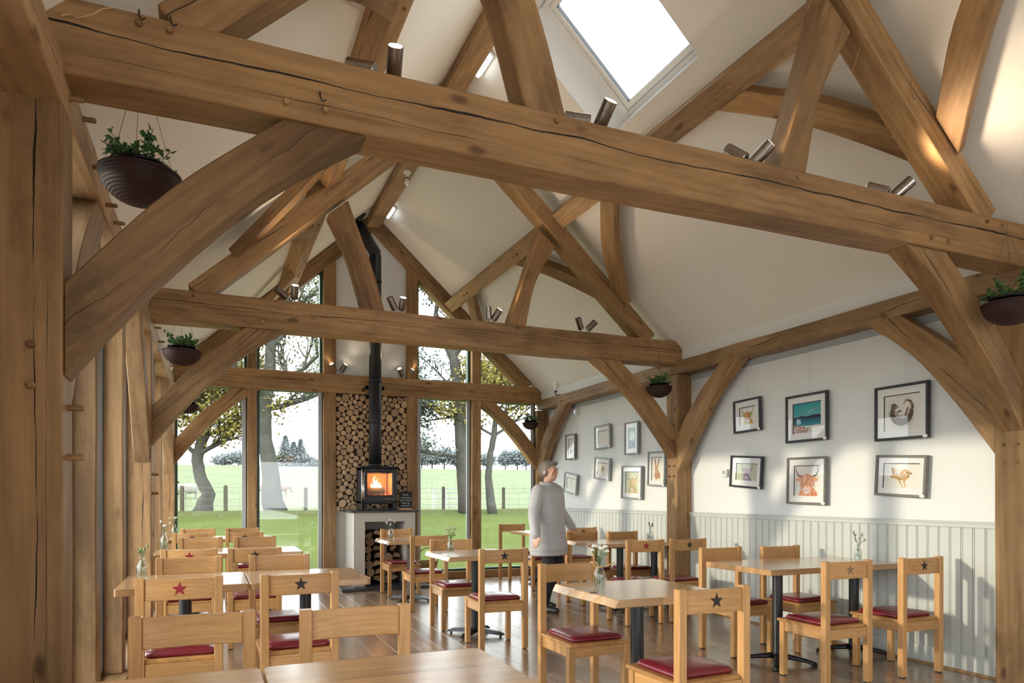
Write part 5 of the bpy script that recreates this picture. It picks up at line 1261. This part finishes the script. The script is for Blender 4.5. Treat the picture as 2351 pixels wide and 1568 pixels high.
def tree(label, path, dep, limbs, leafs, n, size, spread, seed, group, bark='treebark', flat=False):
    """path: trunk (u,v,half width px) from the ground up at camera depth dep"""
    q = random.Random(seed); k = dep/F; P = [atdepth(u, v, dep) for u, v, w in path]; P[0].z = ground_z(P[0].x, P[0].y)-.05
    base = P[0].copy(); t = thing('tree', label, 'tree', base, 0, group); b = MB(); tips = []
    P = [p-base for p in P]; rad = [w*k for _, _, w in path]
    pts, rr = [], []
    for i in range(len(P)-1):
        for j in range(3): f = j/3; pts.append(P[i].lerp(P[i+1], f)+V((q.uniform(-1, 1), q.uniform(-1, 1), 0))*rad[i]*.12); rr.append(rad[i]*(1-f)+rad[i+1]*f)
    pts.append(P[-1]); rr.append(rad[-1]); b.tube(pts, rr, 10)
    for (i0, du, dv, L, r) in limbs:
        d = V((CY*du, -SY*du+q.uniform(-.5, .5), -dv)); limb(b, q, P[i0], d, L, r, 2, tips)
    for _ in range(3): limb(b, q, P[-1], V((q.uniform(-.7, .7), q.uniform(-.7, .7), 1)), spread*.8, rad[-1]*.7, 2, tips)
    b.obj('trunk', bark, t, smooth=True)
    lf = MB()
    for _ in range(n):
        p, d = tips[q.randrange(len(tips))]; p = p+V((q.gauss(0, spread*.13), q.gauss(0, spread*.13), q.gauss(0, spread*(.05 if flat else .10)))); L = size*q.uniform(.6, 1.4)
        a = V((q.uniform(-1, 1), q.uniform(-1, 1), q.uniform(-1, 1))).normalized(); c = a.orthogonal().normalized()
        lf.add([p, p+a*L*.5+c*L*.32, p+a*L, p+a*L*.5-c*L*.32], [(0, 1, 2, 3)])
    f_ = lf.obj('foliage', leafs, t); f_['kind'] = 'stuff'; return t
G1 = 'trees along the fence'
tree('leaning tree with yellow green leaves outside the leftmost gable window', [(464, 1183, 23), (478, 1135, 15), (457, 1085, 13), (452, 1045, 13), (470, 1000, 11), (482, 950, 8)], 27, [(3, -.9, -.5, 2.0, .10), (3, .8, -.4, 2.2, .11), (4, -.6, -.9, 2.2, .10), (4, 1.0, -.25, 2.0, .09), (5, .5, -.9, 2.0, .08), (5, -.9, -.3, 1.8, .08)], 'tl_olive', 9000, .17, 2.2, 21, G1)
tree('tall grey trunked tree behind the window left of the stove', [(632, 1170, 27), (622, 1100, 20), (607, 1010, 17), (604, 940, 17), (616, 880, 14), (622, 800, 12), (640, 730, 9), (655, 660, 6)], 26.5, [(2, -1.0, -.9, 3.0, .17), (3, 1.0, -.1, 3.0, .12), (4, .9, -.5, 2.8, .12), (5, -.8, -.8, 2.6, .10), (5, .8, -.7, 2.4, .10), (6, .7, -.6, 2.0, .09), (6, -.7, -.6, 2.0, .09), (7, -.6, -.5, 1.8, .07)], 'tl_green', 8500, .14, 2.6, 22, G1)
tree('tall ivy flecked pine trunk behind the window right of the stove', [(1066, 1160, 16), (1062, 1050, 15), (1058, 950, 15), (1052, 880, 14), (1040, 820, 11), (1015, 770, 8), (1000, 720, 6)], 28, [(1, -1.0, -.15, 2.2, .07), (2, -1.0, -.1, 2.2, .08), (2, -1.0, .3, 1.8, .06), (3, -1.0, -.2, 2.0, .07), (4, .5, -1.2, 3.2, .14), (5, .9, -.9, 2.4, .08)], 'tl_dark', 9500, .15, 1.9, 23, G1, flat=True)
tree('slender bent tree behind the window by the right corner', [(1131, 1146, 12), (1122, 1095, 8), (1126, 1040, 7), (1134, 1000, 7), (1140, 950, 5)], 28, [(3, .9, -.4, 1.8, .07), (3, -.9, -.5, 1.6, .06), (4, .9, -.1, 1.8, .06), (4, -.6, -.8, 1.6, .05), (4, .6, -.9, 1.6, .05)], 'tl_olive', 6000, .16, 1.8, 24, G1)
G2 = 'far trees on the hill'
def fartree(u, v, dep, w, h, mat, seed, label, conifer=False):
    q = random.Random(seed); p = atdepth(u, v, dep); p.z = ground_z(p.x, p.y)-.2; t = thing('far_tree', label, 'tree', p, 0, G2)
    W_, H_ = w*dep/F, h*dep/F; MB().tube([(0, 0, 0), (0, 0, H_*.7)], [W_*.05, W_*.02], 6).obj('trunk', 'treebark', t); lf = MB()
    for _ in range(2200):
        if conifer: z = q.random()**1.3; r = (1-z)*.62*W_*q.uniform(.15, 1)*(.6+.4*abs(math.sin(z*24))); a = q.uniform(0, 6.28); c = V((math.cos(a)*r, math.sin(a)*r, H_*(.08+.92*z)))
        else:
            c = V((q.gauss(0, .25)*W_, q.gauss(0, .25)*W_, H_*(.62+q.gauss(0, .16))))
            if c.z < H_*.25: continue
        L = q.uniform(.22, .5)*dep/110; a = V((q.uniform(-1, 1), q.uniform(-1, 1), q.uniform(-.7, .7))).normalized(); e = a.orthogonal().normalized()
        lf.add([c, c+a*L*.5+e*L*.3, c+a*L, c+a*L*.5-e*L*.3], [(0, 1, 2, 3)])
    f_ = lf.obj('foliage', mat, t); f_['kind'] = 'stuff'
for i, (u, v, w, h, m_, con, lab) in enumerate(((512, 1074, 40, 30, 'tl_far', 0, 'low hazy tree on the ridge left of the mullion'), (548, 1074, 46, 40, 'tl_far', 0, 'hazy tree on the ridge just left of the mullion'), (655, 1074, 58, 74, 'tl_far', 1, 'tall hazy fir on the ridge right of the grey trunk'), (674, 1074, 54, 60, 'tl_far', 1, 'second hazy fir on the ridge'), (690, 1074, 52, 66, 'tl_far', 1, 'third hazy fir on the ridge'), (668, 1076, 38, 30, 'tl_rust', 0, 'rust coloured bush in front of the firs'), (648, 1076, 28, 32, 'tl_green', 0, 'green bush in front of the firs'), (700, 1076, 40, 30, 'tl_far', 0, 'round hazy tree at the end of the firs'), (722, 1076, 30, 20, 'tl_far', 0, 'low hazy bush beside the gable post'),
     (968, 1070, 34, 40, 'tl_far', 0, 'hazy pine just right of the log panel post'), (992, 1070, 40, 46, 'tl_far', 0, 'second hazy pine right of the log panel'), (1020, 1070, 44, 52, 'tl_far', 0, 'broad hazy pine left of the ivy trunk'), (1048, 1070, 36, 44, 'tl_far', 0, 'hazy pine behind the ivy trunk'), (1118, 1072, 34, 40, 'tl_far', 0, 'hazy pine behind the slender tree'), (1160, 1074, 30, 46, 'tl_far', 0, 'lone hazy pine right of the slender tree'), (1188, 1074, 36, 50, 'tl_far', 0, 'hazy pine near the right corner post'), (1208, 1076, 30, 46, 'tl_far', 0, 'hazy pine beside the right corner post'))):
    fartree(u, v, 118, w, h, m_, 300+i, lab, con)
# fence posts and wires
fp = []
for u, lab in ((418, 'left of the leaning tree'), (518, 'between the leaning tree and the slim left mullion'), (611, 'against the tall grey trunk'), (702, 'alone right of the tall grey trunk'), (1018, 'in front of the field gate'), (1156, 'right of the slender bent tree'), (330, ''), (1260, '')):
    d = ray(u, 1150); t_ = 27.9/d[1]; p = V((d[0]*t_, 27.9, 0)); p.z = ground_z(p.x, p.y); h_ = .98+.05*math.sin(u); fp.append(p+V((0, 0, h_)))
    if lab: tag(MB().tube([(0, 0, -.2), (0, 0, h_-.03), (.01, 0, h_)], [.075, .07, .05], 10).obj('fence_post', 'post', loc=p), 'round weathered fence post on the bank, '+lab, 'fence post', 'fence posts along the bank')
fw_ = MB(); fp.sort(key=lambda p: p.x)
for f in (.25, .5, .75, .93):
    fw_.tube([V((p.x, 27.84, ground_z(p.x, 27.9)+.98*f)) for p in fp], .008, 4)
x = fp[0].x
while x < fp[-1].x: fw_.tube([(x, 27.84, ground_z(x, 27.9)+.05), (x, 27.84, ground_z(x, 27.9)+.72)], .005, 3); x += .45
tag(fw_.obj('fence_wire', 'fence'), 'stock wire strung between the fence posts', 'fence')
# field gate
g0 = atdepth(995, 1150, 33); g1 = atdepth(1052, 1150, 33); gz = ground_z(g0.x, g0.y); gt = thing('field_gate', 'galvanised field gate in the pasture', 'gate', (g0.x, g0.y, gz)); W_ = g1-g0
for k in range(5): MB().tube([(0, 0, .2+.2*k), (W_.x, W_.y, .2+.2*k)], .022, 6).obj('rail', 'alu', gt)
for f in (0, .5, 1): MB().tube([(W_.x*f, W_.y*f, 0), (W_.x*f, W_.y*f, 1.05)], .03, 6).obj('upright', 'alu', gt)
# sheep
def sheep(u, dep, s_, rz, mat, label):
    p = atdepth(u, 1150, dep); p.z = ground_z(p.x, p.y); t = thing('sheep', label, 'sheep', p, rz); b = MB()
    sect_ = [(-.48, .10, .55), (-.42, .20, .55), (-.25, .27, .56), (0, .27, .54), (.25, .25, .56), (.40, .19, .60), (.50, .10, .66)]
    vs = []; n = 14
    for x, r, z in sect_: vs += [(x, r*.85*math.cos(k*2*PI/n), z+r*math.sin(k*2*PI/n)) for k in range(n)]
    b.add(vs, [(i*n+k, i*n+(k+1) % n, (i+1)*n+(k+1) % n, (i+1)*n+k) for i in range(len(sect_)-1) for k in range(n)]+[tuple(range(n)), tuple(range((len(sect_)-1)*n, len(sect_)*n))])
    cap(b, [V((.42, 0, .62)), V((.60, 0, .55)), V((.66, 0, .36))], [.14, .10, .085], 10); cap(b, [V((.66, 0, .36)), V((.78, 0, .20))], [.085, .05], 10)
    for s in (-1, 1):
        cap(b, [V((.66, s*.07, .40)), V((.64, s*.17, .38))], [.03, .015], 6)
        cap(b, [V((.28, s*.12, .45)), V((.29, s*.12, .24)), V((.26, s*.12, .03))], [.07, .04, .035], 8)
        cap(b, [V((-.30, s*.13, .48)), V((-.24, s*.13, .36)), V((-.36, s*.13, .22)), V((-.34, s*.13, .03))], [.10, .06, .04, .035], 8)
    cap(b, [V((-.47, 0, .6)), V((-.53, 0, .42))], [.05, .03], 8); me = solid(b, .03, 3); me.materials.append(M[mat]); o = put('body', me, t); t.scale = (s_, s_, s_); return t
sheep(412, 42, 1.0, 2.6, 'wool', 'white sheep grazing left of the fence post')
sheep(437, 41, 1.1, .3, 'wool', 'white sheep grazing beside the leaning tree')
sheep(600, 46, 1.0, 3.0, 'wool_pink', 'pinkish marked sheep left of the grey trunk')
sheep(648, 47, .9, .2, 'wool_pink', 'pinkish marked sheep half behind the grey trunk')
